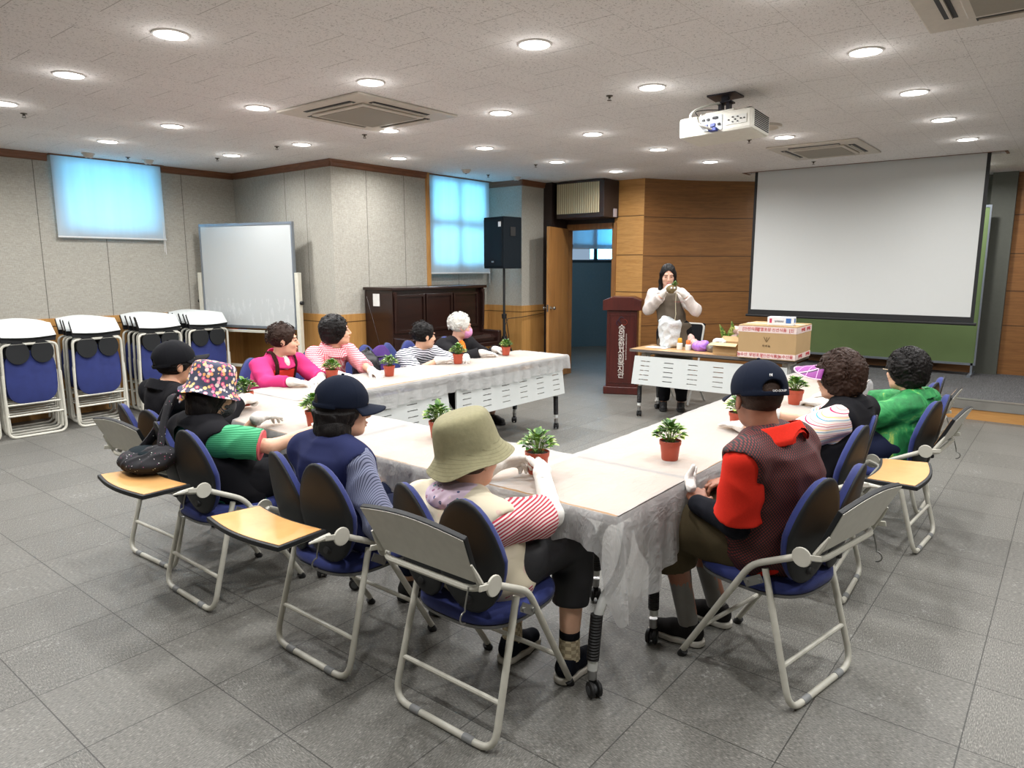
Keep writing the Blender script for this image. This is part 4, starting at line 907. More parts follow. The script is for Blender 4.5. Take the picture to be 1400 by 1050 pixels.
MB().b2((-.115, -.06, 0), (.115, .06, .075)).build('box_body', M('white glossy card', S(226, 228, 232), .4), t, bevel=.002, smooth=False)
mB1 = M('blue print', S(60, 110, 180), .5)
MB().b2((-.095, .0595, .02), (-.05, .062, .065)).build('blue_mark', mB1, t, smooth=False); MB().b2((-.1165, -.03, .025), (-.1145, .02, .06)).build('blue_mark', mB1, t, smooth=False)
put_text('print', '일회용장갑', .018, M('grey print', S(90, 90, 100), .5), t, (.01, .0625, .035), (PI/2, 0, PI)); MB().b2((.075, .0595, .02), (.095, .062, .06)).build('red_mark', M('pinkish print', S(190, 60, 90), .5), t, smooth=False)
t = thing('open_carton', 'small open brown cardboard box with its flap hanging towards the room', 'box', (6.72, 2.645, TZ), PI/2)
b = MB(); b.b2((-.12, -.09, 0), (.12, -.085, .115)); b.b2((-.12, .085, 0), (.12, .09, .115)); b.b2((-.12, -.085, 0), (-.115, .085, .115)); b.b2((.115, -.085, 0), (.12, .085, .115)); b.b2((-.115, -.085, 0), (.115, .085, .005)); b.build('box_body', mCard, t, smooth=False)
MB().add([(-.125, .09, .115), (.125, .09, .115), (.14, .17, .095), (-.14, .17, .095)], [(0, 1, 2, 3)]).build('front_flap', M('pale card flap', S(206, 180, 136), .8), t, smooth=False, solid=.004)
MB().add([(-.12, -.09, .115), (.12, -.09, .115), (.12, -.16, .16), (-.12, -.16, .16)], [(0, 1, 2, 3)]).build('rear_flap', mCard, t, smooth=False, solid=.004)
# ================================================================== implicit surfaces for soft things, clothes and people
def _dot(a, b): return np.einsum('ij,ij->i', a, b)
def cone(P, a, b, ra, rb, sq=None):
    a = np.array(a, np.float32); b = np.array(b, np.float32); ba = b-a; L2 = max(1e-9, float(ba@ba)); pa = P-a
    t = np.clip(pa@ba/L2, 0, 1); d = pa-t[:, None]*ba
    return np.sqrt((d*d).sum(1))-(ra+(rb-ra)*t)
def ell(P, c, r, R=None):
    q = P-np.array(c, np.float32)
    if R is not None: q = q@R      # rows are world->local when R columns are the axes
    r = np.array(r, np.float32); k0 = np.sqrt(((q/r)**2).sum(1)); k1 = np.sqrt(((q/(r*r))**2).sum(1))+1e-9
    return k0*(k0-1)/k1
def smin(a, b, k=.02):
    h = np.clip(.5+.5*(b-a)/k, 0, 1); return b*(1-h)+a*h-k*h*(1-h)
def smax(a, b, k=.02): return -smin(-a, -b, k)
def chain(P, pts, rs, k=.01):
    d = None
    for i in range(len(pts)-1):
        q = cone(P, pts[i], pts[i+1], rs[i], rs[i+1]); d = q if d is None else smin(d, q, k)
    return d
_rs = np.random.RandomState(3)
_D = _rs.normal(size=(24, 3)); _D /= np.linalg.norm(_D, axis=1)[:, None]; _PH = _rs.uniform(0, 6.28, 24)
def wob(P, f, n=7, o=0):
    s = 0
    for i in range(n):
        d = _D[(i+o) % 24]; s = s+np.sin(P@(d*f*(1+.23*i)).astype(np.float32)+_PH[(i*5+o) % 24])
    return s/n**.5
def folds(P, f, amp, o=0):
    Q = P+.02*np.stack([wob(P, f*.5, 3, o), wob(P, f*.5, 3, o+3), wob(P, f*.5, 3, o+6)], 1)
    return amp*(np.abs(wob(Q, f, 4, o))-.6)
def sdf_mesh(f, lo, hi, h, B=6):
    lo = np.array(lo, float); hi = np.array(hi, float); nb = np.maximum(1, np.ceil((hi-lo)/(h*B)).astype(int)); n = nb*B+1
    ax = [lo[i]+h*np.arange(n[i]) for i in range(3)]
    cs = [lo[i]+h*B*(np.arange(nb[i])+.5) for i in range(3)]
    C = np.stack(np.meshgrid(*cs, indexing='ij'), -1).reshape(-1, 3).astype(np.float32)
    dc = f(C).reshape(nb); act = np.abs(dc) < h*B*1.35
    idx = lambda k: np.clip(np.arange(n[k])//B, 0, nb[k]-1)
    A = act[np.ix_(idx(0), idx(1), idx(2))]
    for k in range(3):   # points on block faces belong to both neighbours
        ii = np.clip((np.arange(n[k])-1)//B, 0, nb[k]-1); sl = [idx(0), idx(1), idx(2)]; sl[k] = ii; A = A | act[np.ix_(*sl)]
    a2 = act.copy()
    V = np.where(dc[np.ix_(idx(0), idx(1), idx(2))] < 0, -1.0, 1.0).astype(np.float32)
    # points touching any active block (26-neighbour safe)
    pad_ = np.zeros(nb+2, bool); pad_[1:-1, 1:-1, 1:-1] = act; dil = act.copy()
    for dx in (0, 1, 2):
        for dy in (0, 1, 2):
            for dz in (0, 1, 2): dil |= pad_[dx:dx+nb[0], dy:dy+nb[1], dz:dz+nb[2]]
    A = dil[np.ix_(idx(0), idx(1), idx(2))]
    I = np.argwhere(A); P = (lo+I*h).astype(np.float32)
    V[A] = f(P)
    Sg = V < 0
    cnt = sum(Sg[a:n[0]-1+a, b:n[1]-1+b, c:n[2]-1+c].astype(np.int8) for a in (0, 1) for b in (0, 1) for c in (0, 1))
    cell = (cnt > 0) & (cnt < 8); ci = np.argwhere(cell)
    if len(ci) == 0: return np.zeros((0, 3)), []
    acc = np.zeros((len(ci), 3)); num = np.zeros(len(ci))
    cor = [(0,0,0),(1,0,0),(0,1,0),(1,1,0),(0,0,1),(1,0,1),(0,1,1),(1,1,1)]
    vals = [V[ci[:, 0]+a, ci[:, 1]+b, ci[:, 2]+c] for a, b, c in cor]
    for (i, j) in ((0,1),(2,3),(4,5),(6,7),(0,2),(1,3),(4,6),(5,7),(0,4),(1,5),(2,6),(3,7)):
        a, b = vals[i], vals[j]; m = (a < 0) != (b < 0); t = np.where(m, a/(a-b+1e-12), 0)
        p = np.array(cor[i])+t[:, None]*(np.array(cor[j])-np.array(cor[i])); acc += p*m[:, None]; num += m
    vert = lo+(ci+acc/num[:, None])*h
    vid = -np.ones(cell.shape, int); vid[tuple(ci.T)] = np.arange(len(ci)); F = []
    for k in range(3):
        u, v = (k+1) % 3, (k+2) % 3
        s0 = [slice(1, n[i]-1) for i in range(3)]; s0[k] = slice(0, n[k]-1); s1 = list(s0); s1[k] = slice(1, n[k])
        a, b = Sg[tuple(s0)], Sg[tuple(s1)]; e = np.argwhere(a != b)
        if len(e) == 0: continue
        inside = a[tuple(e.T)]; e = e+np.array([0 if i == k else 1 for i in range(3)])
        def g(du, dv): q = e.copy(); q[:, u] += du; q[:, v] += dv; return vid[tuple(q.T)]
        q = np.stack([g(-1, -1), g(0, -1), g(0, 0), g(-1, 0)], 1); q[~inside] = q[~inside][:, ::-1]; F.append(q)
    F = np.concatenate(F); F = F[(F >= 0).all(1)]; return vert, F
def np_mesh(name, parts, smooth_it=1):
    V = []; F = []; o = 0
    for v, f in parts:
        if len(v): V.append(v); F.append(np.asarray(f)+o); o += len(v)
    V = np.concatenate(V); F = np.concatenate(F)
    for _ in range(smooth_it):
        E_ = np.concatenate([F[:, [0, 1]], F[:, [1, 2]], F[:, [2, 3]], F[:, [3, 0]]]); S_ = np.zeros_like(V); N_ = np.zeros(len(V))
        np.add.at(S_, E_[:, 0], V[E_[:, 1]]); np.add.at(N_, E_[:, 0], 1); np.add.at(S_, E_[:, 1], V[E_[:, 0]]); np.add.at(N_, E_[:, 1], 1)
        V = V*.5+.5*S_/np.maximum(N_, 1)[:, None]
    me = bpy.data.meshes.new(name); me.vertices.add(len(V)); me.vertices.foreach_set('co', V.astype(np.float32).ravel())
    me.loops.add(F.size); me.loops.foreach_set('vertex_index', F.ravel().astype(np.int32)); me.polygons.add(len(F)); me.polygons.foreach_set('loop_start', np.arange(0, F.size, 4, dtype=np.int32))
    try: me.polygons.foreach_set('loop_total', np.full(len(F), 4, np.int32))
    except Exception: pass
    me.update(calc_edges=True); me.validate(); me.shade_smooth(); return me
def sdf_obj(name, f, lo, hi, h, mat, parent, smooth_it=1):
    v, F = sdf_mesh(f, lo, hi, h)
    if len(v) == 0: return None
    me = np_mesh(name, [(v, F)], smooth_it); me.materials.append(mat); o = bpy.data.objects.new(name, me); return link(o, parent)
# ================================================================== people
def skin_mat(name, a):
    t = NT(name); v = t.coord(); n = t.noise(v, 40, 3); t.base(t.mix(n, tuple(x*.88 for x in a), tuple(min(1, x*1.08) for x in a))); t.set(Roughness=.5); t.b.inputs['Subsurface Weight'].default_value = .08; t.b.inputs['Subsurface Radius'].default_value = (.012, .005, .003); t.bump(t.noise(v, 260, 3), .12, .002); return t.m
mSk = skin_mat('skin light', S(214, 168, 140)); mSkT = skin_mat('skin tanned', S(150, 98, 74)); mSkF = skin_mat('skin fair', S(212, 166, 144)); mSkM = skin_mat('skin warm', S(200, 150, 120))
mEye = M('dark eye', S(24, 18, 16), .2); mLip = M('lips', S(176, 92, 84), .45); mBrow = M('eyebrow', S(50, 38, 32), .8)
def hair_mat(name, a, b):
    t = NT(name); v = t.coord(); n = t.noise(t.mapping(v, (1, 1, .35)), 220, 4, .7); t.base(t.mix(n, a, b)); t.set(Roughness=.5); t.b.inputs['Specular IOR Level'].default_value = .18; t.bump(n, .7, .004); return t.m
mHBlack = hair_mat('black hair', S(8, 7, 7), S(24, 20, 19)); mHBrown = hair_mat('dark brown hair', S(28, 18, 13), S(58, 38, 28)); mHWhite = hair_mat('white hair', S(186, 184, 176), S(232, 230, 224)); mHGrey = hair_mat('cropped greying hair', S(40, 28, 22), S(74, 56, 46))
mGlove = M('thin white cotton glove', S(216, 212, 206), .85, var=.06, bump=.5, scale=90, bdist=.002)
def fab(name, col, **kw): return M(name, tuple(q*.8 for q in col), kw.pop('rough', .9), spec=.15, bump=kw.pop('bump', .4), scale=kw.pop('scale', 160), bdist=.001, **kw)
def stripes(name, axis, freq, a, b, duty=.5, wobble=0, rot=(0, 0, 0)):
    t = NT(name); v = t.mapping(t.coord(), (1, 1, 1), rot); xyz = t.sep(v); c = xyz['XYZ'.index(axis)] if False else xyz[dict(x=0, y=1, z=2)[axis]]
    if wobble: c = t.math('ADD', c, t.math('MULTIPLY', t.noise(v, 9, 2), wobble))
    f = t.math('LESS_THAN', t.math('FRACT', t.math('MULTIPLY', t.math('ADD', c, 10), freq)), duty); t.base(t.mix(f, a, b)); t.set(Roughness=.85); return t.m
def check(name, freq, a, m_, b, rot=(0, 0, .3)):
    t = NT(name); x, y, z = t.sep(t.mapping(t.coord(), (1, 1, 1), rot)); fs = [t.math('LESS_THAN', t.math('FRACT', t.math('MULTIPLY', t.math('ADD', q, 10), freq)), .5) for q in (t.math('ADD', x, y), z)]
    s = t.math('MULTIPLY', t.math('ADD', fs[0], fs[1]), .5); t.base(t.ramp(s, [(0, a), (.4, m_), (.9, b)], 'CONSTANT')); t.set(Roughness=.85); return t.m
def spots(name, base, cols, scale=30, thr=.32, rough=.85, bump=0):
    t = NT(name); v = t.coord(); vo = t.n('ShaderNodeTexVoronoi'); vo.inputs['Scale'].default_value = scale; vo.inputs['Randomness'].default_value = 1; t.c(v, vo.inputs['Vector'])
    n = t.noise(v, scale*2.4, 3, .6); d = t.math('ADD', vo.outputs['Distance'], t.math('MULTIPLY', n, .25)); wn = t.n('ShaderNodeTexWhiteNoise'); t.c(vo.outputs['Position'], wn.inputs[0])
    pc = t.ramp(wn.outputs[0], [(i/len(cols), c) for i, c in enumerate(cols)], 'CONSTANT'); ctr = t.math('LESS_THAN', d, thr*.62); pc2 = t.mix(ctr, pc, t.mix(.45, pc, (.9, .75, .45)))
    f = t.math('LESS_THAN', d, thr); t.base(t.mix(f, base, pc2)); t.set(Roughness=rough); return t.m
def meshmat(name, dark, lit, scale=240):
    t = NT(name); v = t.coord(); x, y, z = t.sep(v); a = t.math('SINE', t.math('MULTIPLY', t.math('ADD', y, t.math('MULTIPLY', x, .9)), scale*3)); b = t.math('SINE', t.math('MULTIPLY', z, scale*3)); f = t.math('GREATER_THAN', t.math('MULTIPLY', a, b), .18)
    t.base(t.mix(f, dark, lit)); t.set(Roughness=.75); t.bump(f, -.4, .002); return t.m
V3 = lambda p: Vector((float(p[0]), float(p[1]), float(p[2])))
class Fig:
    def __init__(s, label, hip, yaw, head, hyaw, hpitch=0, hroll=0, stand=False, wd=1.0, dp=1.0, sw=.165, hs=1.0, skin=None, low=False, hunch=1.3, nk=.128):
        s.root = thing('person', label, 'person', (hip[0], hip[1], 0), yaw); s.yaw = yaw; s.low = low
        s.M = Matrix.Translation((hip[0], hip[1], 0)) @ Matrix.Rotation(yaw, 4, 'Z'); s.Mi = s.M.inverted()
        s.skin = skin or mSk; s.stand = stand; s.wd = wd; s.dp = dp; s.sw = sw; s.hs = hs; s.hunch = hunch
        s.H = s.L(head); ry = hyaw-yaw
        R = (Matrix.Rotation(ry, 3, 'Z') @ Matrix.Rotation(hpitch, 3, 'Y') @ Matrix.Rotation(hroll, 3, 'X')); s.R = R; s.Rn = np.array(R, np.float32)
        f = R @ Vector((1, 0, 0)); s.zh = .90 if stand else .52
        s.N = V3((s.H.x-.02*f.x-(.015 if stand else .045), s.H.y-.015*f.y, s.H.z-(.160 if stand else nk)*hs)); s.z0 = .82 if stand else .45; s.z1 = s.N.z+.005
        s.Sh = {sd: s.N+Vector((-.012, sd*sw, -.055)) for sd in (1, -1)}; s.arms = {}; s.h = .009 if low else .0075
        s.legs = {}
        if stand:
            for sd in (1, -1): s.legs[sd] = [V3((0, sd*.085, .86)), V3((.02, sd*.09, .48)), V3((-.02, sd*.095, .09))]
        else:
            for sd in (1, -1): s.legs[sd] = [V3((.02, sd*.09, .53)), V3((.42, sd*.11, .54)), V3((.40, sd*.11, .10))]
    def L(s, p): return s.Mi @ V3(p)
    def leg(s, sd, knee, ankle): s.legs[sd] = [s.legs[sd][0], s.L(knee), s.L(ankle)]
    def arm(s, sd, wrist, hand, pole=(0, 0, -1), l1=.265, l2=.235, elbow=None):
        S_ = s.Sh[sd]; W = s.L(wrist); d = W-S_; D = d.length
        if elbow is not None: E_ = s.L(elbow)
        else:
            if D > l1+l2-.01: k = D/(l1+l2-.01); l1 *= k; l2 *= k
            a = (l1*l1-l2*l2+D*D)/(2*D); h = math.sqrt(max(0, l1*l1-a*a)); u = d/D; p = Vector(pole)+Vector((0, sd*.35, 0)); p = (p-u*p.dot(u)).normalized(); E_ = S_+u*a+p*h
        s.arms[sd] = (S_, E_, W, (s.L(hand)-W).normalized())
    def torso(s, P, g=0.0):
        z = P[:, 2]; t = np.clip((z-s.z0)/(s.z1-s.z0), 0, 1); cx = s.N.x*t**s.hunch-.012*np.sin(t*3.1); cy = s.N.y*t
        ks = [0, .12, .35, .58, .78, .90, 1.0]
        ry = np.interp(t, ks, np.array([.165, .176, .158, .152, .160, .140, .062]) if not s.stand else np.array([.16, .165, .13, .135, .15, .13, .055]))*s.wd+g
        rx = np.interp(t, ks, np.array([.12, .135, .128, .118, .108, .088, .05]) if not s.stand else np.array([.11, .115, .095, .10, .10, .08, .045]))*s.dp+g
        x = (P[:, 0]-cx)/rx; y = (P[:, 1]-cy)/ry; d = (np.sqrt(x*x+y*y)-1)*np.minimum(rx, ry)+(np.clip(.35-t, 0, 1)*.05 if g > .02 else 0)
        d = smax(d, z-(s.z1+g*.5), .035); d = smax(d, (s.z0-g)-z, .05)
        for sd in (1, -1): d = smin(d, cone(P, s.N+Vector((0, sd*.035, -.03)), s.Sh[sd], .045+g, .047+g), .035)
        return d
    def armf(s, P, sd, g=0.0, upto=1.0, fr=1.0, fl=0.0):
        S_, E_, W, _ = s.arms[sd]; up = upto
        a = cone(P, S_, E_ if up >= .5 else S_+(E_-S_)*up*2, (.045+g)*fr, (.045-.010*min(1, up*2)+g*1.05)*fr+(fl if up < .5 else 0))
        if up > .5:
            q = (up-.5)*2; a = smin(a, cone(P, E_, E_+(W-E_)*q, (.035+g)*fr, (.035-.009*q+g)*fr), .02)
        return a
    def neckf(s, P, g=0.0):
        top = s.H+s.R @ Vector((-.022, 0, -.05)); return cone(P, top, s.N+Vector((0, 0, -.03)), .050+g, .056+g)
    def legf(s, P, sd, g=0.0, upto=1.0, fr=1.0):
        A, K, F = s.legs[sd]; r = (.082, .058, .036)
        d = cone(P, A, K, (r[0]+g)*fr, (r[1]+g)*fr)
        if upto > .5: q = (upto-.5)*2; mid = K+(F-K)*.35; d = smin(d, chain(P, [K, mid, K+(F-K)*max(q, .36)], [(r[1]+g)*fr, (.054+g)*fr, (r[1]+(r[2]-r[1])*q+g)*fr]), .02)
        return d
    def headf(s, P):
        q = (P-np.array(s.H, np.float32))@s.Rn/s.hs
        d = ell(q, (-.012, 0, .03), (.092, .075, .085)); d = smin(d, ell(q, (.028, 0, -.035), (.062, .059, .078)), .025)
        d = smin(d, ell(q, (.066, 0, -.092), (.022, .024, .018)), .02); d = smin(d, ell(q, (.03, 0, -.075), (.05, .048, .03)), .02)
        for k in (1, -1):
            d = smin(d, ell(q, (.062, k*.034, -.028), (.022, .022, .02)), .02); d = smax(d, -ell(q, (.098, k*.031, .010), (.018, .017, .011)), .012)
            d = smin(d, ell(q, (.080, k*.031, .0075), (.009, .013, .0075)), .004); d = smin(d, ell(q, (.080, k*.030, .031), (.010, .022, .007)), .012)
            e = ell(q, (-.004, k*.077, -.008), (.018, .008, .031)); e = smax(e, -ell(q, (.002, k*.085, -.006), (.009, .006, .016)), .005); d = smin(d, e, .006)
        d = smin(d, cone(q, (.086, 0, .014), (.106, 0, -.026), .007, .0105), .010)
        for k in (1, -1): d = smin(d, ell(q, (.096, k*.010, -.032), (.009, .007, .007)), .006)
        d = smin(d, ell(q, (.088, 0, -.056), (.011, .023, .0075)), .006); d = smin(d, ell(q, (.085, 0, -.068), (.011, .019, .0075)), .006)
        d = smax(d, -ell(q, (.101, 0, -.0625), (.008, .022, .0016)), .003)
        return d*s.hs
    def bb(s, pts, r): P = np.array([list(p) for p in pts]); return P.min(0)-r, P.max(0)+r
    def body(s, hands=()):
        # one mesh: coarse trunk and limbs, finer head and hands joined at neck and wrists
        def f(P):
            d = s.torso(P); d = smin(d, s.neckf(P), .03)
            for sd in s.arms: d = smin(d, s.armf(P, sd), .03)
            for sd in s.legs: d = smin(d, s.legf(P, sd), .03)
            return d
        pts = [s.N, Vector((0, .2, s.z0)), Vector((-.0, -.2, s.z0)), s.H-Vector((0, 0, .05))]+[p for a in s.arms.values() for p in a[:3]]+[p for l in s.legs.values() for p in l]
        parts = [sdf_mesh(f, *s.bb(pts, .16), .013)]
        hf = lambda P: smin(s.headf(P), s.neckf(P), .022); lo, hi = s.bb([s.H], .135*s.hs+.01); lo[2] -= .05
        parts.append(sdf_mesh(hf, lo, hi, .0045 if not s.low else .005))
        for sd in hands:
            F, lo, hi = s.handf(sd, 0); parts.append(sdf_mesh(F, lo, hi, .0032))
        me = np_mesh('body', parts, 1); me.materials.append(s.skin); s.bodyo = bpy.data.objects.new('body', me); link(s.bodyo, s.root)
        for sd in (1, -1):   # eyes, brows
            e = MB().ell(s.H+s.R @ (Vector((.0872, sd*.031, .0060))*s.hs), (.0055, .0125, .0042), s.R, 10, 7); e.build('eye', mEye, s.root)
            MB().ell(s.H+s.R @ (Vector((.0905, sd*.031, .0300))*s.hs), (.0045, .018, .0034), s.R, 10, 6).build('eyebrow', mBrow, s.root)
        MB().ell(s.H+s.R @ (Vector((.0945, 0, -.0565))*s.hs), (.0065, .021, .0045), s.R, 12, 6).ell(s.H+s.R @ (Vector((.0915, 0, -.0675))*s.hs), (.0065, .017, .005), s.R, 12, 6).build('lips', mLip, s.root)
    def handf(s, sd, g, pose=None):
        S_, E_, W, u = s.arms[sd]; pose = pose or s.pose.get(sd, dict()); up = Vector(pose.get('up', (0, 0, 1))); n = (up-u*up.dot(u)).normalized()   # back of the hand
        t = (u.cross(n)).normalized()*(-sd) if not pose.get('flip') else (u.cross(n)).normalized()*sd   # towards the thumb
        # left hand palm down: thumb points to the body's right (-y): u=+x, n=+z, u x n = -y
        t = (u.cross(n)).normalized()*(1 if sd == 1 else -1)
        if pose.get('flip'): t = -t
        curl = pose.get('curl', .35); sp = pose.get('spread', .12); th = pose.get('thumb', .9)
        fr = .0080+g; C = []
        base = W+u*.018
        lens = ((.030, .072), (.0105, .080), (-.0095, .074), (-.028, .058))
        for i, (off, ln) in enumerate(lens):
            p = base+u*(.080-.004*abs(i-1))+t*off; dd = (u+t*sp*(off/.03)).normalized(); c = curl*(1+.12*i); pts = [base+u*.02+t*off*.8, p]; ang = c*.45
            for k, q in enumerate((.44, .31, .25)):
                d2 = (dd*math.cos(ang)-n*math.sin(ang)); pts.append(pts[-1]+d2*ln*q); ang += c*(.95 if k == 0 else .7)
            C.append((pts, [fr*1.25, fr*1.12, fr*1.02, fr*.95, fr*.85]))
        tp = [base+u*.012+t*.018-n*.004]; d1 = (u*(1-th*.35)+t*th-n*.25*curl).normalized(); tp.append(tp[0]+d1*.038); d2 = (d1+u*.5*th-t*.2*curl*2-n*.3*curl).normalized(); tp.append(tp[1]+d2*.032); tp.append(tp[2]+(d2+u*.2-t*.25*curl-n*.2*curl).normalized()*.024)
        C.append((tp, [fr*1.6, fr*1.3, fr*1.1, fr*.9]))
        Rr = np.array([[u.x, t.x, n.x], [u.y, t.y, n.y], [u.z, t.z, n.z]], np.float32); pc = base+u*.043
        def f(P):
            d = ell(P, pc, (.050, .041+g, .0165+g), Rr)
            d = smin(d, cone(P, W-u*.02, base+u*.01, .027+g, .025+g), .018)
            for pts, rs in C: d = smin(d, chain(P, pts, rs, .004), .006)
            return d
        allp = [p for c in C for p in c[0]]+[W-u*.03]; lo, hi = s.bb(allp, .045); return f, lo, hi
    pose = {}
    def glove(s, sd, mat=None, cuff=.07):
        F, lo, hi = s.handf(sd, .0016); S_, E_, W, u = s.arms[sd]; a = (E_-W).normalized()
        def f(P):
            d = F(P); c = cone(P, W-a*.0, W+a*cuff, .0315, .0345); c = smin(d, c, .012); cut = (P-np.array(W+a*cuff, np.float32))@np.array(a, np.float32)
            return smax(c+folds(P, 130, .0016, sd+2), cut, .003)
        lo2, hi2 = s.bb([W+a*cuff], .05); lo = np.minimum(lo, lo2); hi = np.maximum(hi, hi2)
        sdf_obj('glove', f, lo, hi, .0036 if not s.low else .0042, mat or mGlove, s.root)
    def topbox(s, extra=()):
        pts = [s.N+Vector((0, 0, .03)), Vector((s.N.x*.3, .19*s.wd, s.z0)), Vector((0, -.19*s.wd, s.z0)), Vector((.12, 0, s.z0)), Vector((-.13, 0, s.z0)), s.Sh[1], s.Sh[-1]]+list(extra); return s.bb(pts, .095)
    def shirt(s, mat, sleeve=.45, g=.012, neck='round', hem=None, name='shirt', fold=.008, loose=0.0, zlow=None, fr=1.05, fl=.008):
        def f(P):
            d = s.torso(P, g+loose*.5)
            for sd in s.arms:
                if sleeve > 0: d = smin(d, s.armf(P, sd, g+loose, sleeve, fr, fl), .025)
            d = d+folds(P, 26, fold, 3)
            for sd in s.arms:
                if sleeve > 0:      # clean cuff
                    S_, E_, W, _ = s.arms[sd]; a, b = (S_, E_) if sleeve <= .5 else (E_, W); q = sleeve*2 if sleeve <= .5 else (sleeve-.5)*2; e = a+(b-a)*q; n_ = (b-a).normalized(); pl = (P-np.array(e, np.float32))@np.array(n_, np.float32)
                    near = cone(P, a, b+(b-a)*.5, .11, .11); d = np.where(near < 0, smax(d, pl, .004), d)
            cz = s.N.z+.012
            if neck == 'v': cut = cone(P, s.N+Vector((.05, 0, .06)), s.N+Vector((.115, 0, -.10)), .055, .012); d = smax(d, -cut, .006)
            d = smax(d, -s.neckf(P, .006), .006) if False else d
            if zlow is not None: d = smax(d, zlow-P[:, 2], .008)
            return d
        ex = [p for sd in s.arms for p in ((s.arms[sd][1],) if 0 < sleeve <= .5 else (s.arms[sd][1], s.arms[sd][2]) if sleeve > .5 else ())]
        return sdf_obj(name, f, *s.topbox(ex), s.h, mat, s.root)
    def vest(s, mat, g=.026, name='vest', v=False, fold=.007, arm_in=.0, hemz=None):
        def f(P):
            d = s.torso(P, g)+folds(P, 24, fold, 9)
            for sd in (1, -1):   # arm holes
                c = s.Sh[sd]; d = smax(d, -ell(P, c+Vector((0.0, sd*(.060-arm_in), -.035)), (.085, .040, .080)), .012)
            if v: d = smax(d, -cone(P, s.N+Vector((.05, 0, .07)), s.N+Vector((.15, 0, -.20)), .06, .035), .01)
            if hemz: d = smax(d, hemz-P[:, 2], .01)
            return d
        return sdf_obj(name, f, *s.topbox(), s.h, mat, s.root)
    def collar(s, mat, w_=.03, name='collar', g=.012, tilt=.0):
        n0 = s.N+Vector((.004, 0, -.012))
        def f(P):
            q = P-np.array(n0, np.float32); zz = q[:, 2]+q[:, 0]*.35; r = np.sqrt((q[:, 0]/1.02)**2+(q[:, 1]/1.0)**2); rr = .066+g+np.clip(-(zz-w_), 0, .06)*.55; d = np.abs(r-rr)-.0042
            d = np.maximum(d, zz-w_); d = np.maximum(d, -(zz+.030)); d = np.maximum(d, (.03-np.abs(q[:, 1]))*(q[:, 0] > .05)-.012*(q[:, 0] > .05)-1*(q[:, 0] <= .05)) if False else d
            return d
        return sdf_obj(name, f, *s.bb([n0], .12), .0045, mat, s.root)
    def trousers(s, mat, g=.016, upto=1.0, name='trousers', fr=1.1, fold=.006):
        def f(P):
            A = [s.legf(P, sd, g, upto, fr) for sd in (1, -1)]; d = smin(A[0], A[1], .03)
            d = smin(d, ell(P, (0, 0, s.zh+.02), (.135*s.dp, .172*s.wd, .09)), .04) if not s.stand else smin(d, ell(P, (0, 0, .93), (.12, .165, .10)), .04)
            d = d+folds(P, 24, fold, 5)
            for sd in (1, -1):
                _, K, F = s.legs[sd]; e = K+(F-K)*(upto-.5)*2; n_ = (F-K).normalized(); pl = (P-np.array(e, np.float32))@np.array(n_, np.float32); near = cone(P, K, F+(F-K)*.3, .12, .12); d = np.where(near < 0, smax(d, pl, .004), d)
            return d
        pts = [p for l in s.legs.values() for p in l]+[Vector((0, .18, s.zh)), Vector((-.12, -.18, s.zh)), Vector((0, 0, s.zh+.08))]
        return sdf_obj(name, f, *s.bb(pts, .10), s.h*1.15, mat, s.root)
    def shoes(s, mat, sole, toe=None, lace=None):
        for sd in (1, -1):
            F = s.legs[sd][2]; K = s.legs[sd][1]; dx = toe[sd] if toe else (1, 0); d = Vector((dx[0], dx[1], 0)).normalized(); gz = 0
            h0 = Vector((F.x, F.y, 0))-d*.03; c = Vector((-d.y, d.x, 0)); Rr = np.array([[d.x, c.x, 0], [d.y, c.y, 0], [0, 0, 1]], np.float32)
            o_ = np.array(h0, np.float32)
            def loc(P): return (P-o_)@Rr
            def f(P):
                q = loc(P); u = chain(q, [(.0, 0, .05), (.09, 0, .05), (.165, 0, .038)], [.038, .037, .033], .02); u = smin(u, cone(q, (.01, 0, .05), (.02, 0, .10), .038, .040), .015); u = smax(u, .02-q[:, 2], .004); u = smax(u, q[:, 2]-.095, .004); return u
            def fs(P):
                q = loc(P); u = chain(q*np.array([1, 1, .0], np.float32), [(-.002, 0, 0), (.09, 0, 0), (.168, 0, 0)], [.042, .041, .037], .02); return smax(smax(u, q[:, 2]-.028, .004), -q[:, 2]+.002, .004)
            lo, hi = s.bb([h0-d*.05, h0+d*.22+Vector((0, 0, .11))], .05)
            so = sdf_obj('shoe', f, lo, hi, .005, mat, s.root); sdf_obj('sole', fs, lo, hi, .005, sole, so)
            if lace:
                m = MB()
                for i in range(4):
                    p = h0+d*(.055+.02*i)+Vector((0, 0, .087-.006*i)); m.tube([p-c*.022, p+Vector((0, 0, .006)), p+c*.022], .003, 6)
                m.build('lace', lace, so)
    def hairf(s, q, style):
        if style == 'curly':
            d = ell(q, (-.026, 0, .030), (.118, .104, .113)); d = smin(d, ell(q, (-.055, 0, -.045), (.07, .085, .06)), .03); d = smax(d, -ell(q, (.098, 0, -.03), (.076, .072, .090)), .012)
            for k in (1, -1): d = smax(d, -ell(q, (.02, k*.10, -.045), (.03, .03, .045)), .01)
            d = smax(d, -.095-q[:, 2]-.1*q[:, 0], .015)
            Q = q+.006*np.stack([wob(q, 90, 3, 1), wob(q, 90, 3, 5), wob(q, 90, 3, 9)], 1); return d-.006*np.abs(wob(Q, 150, 4, 2))-.004*wob(q, 60, 3, 7)
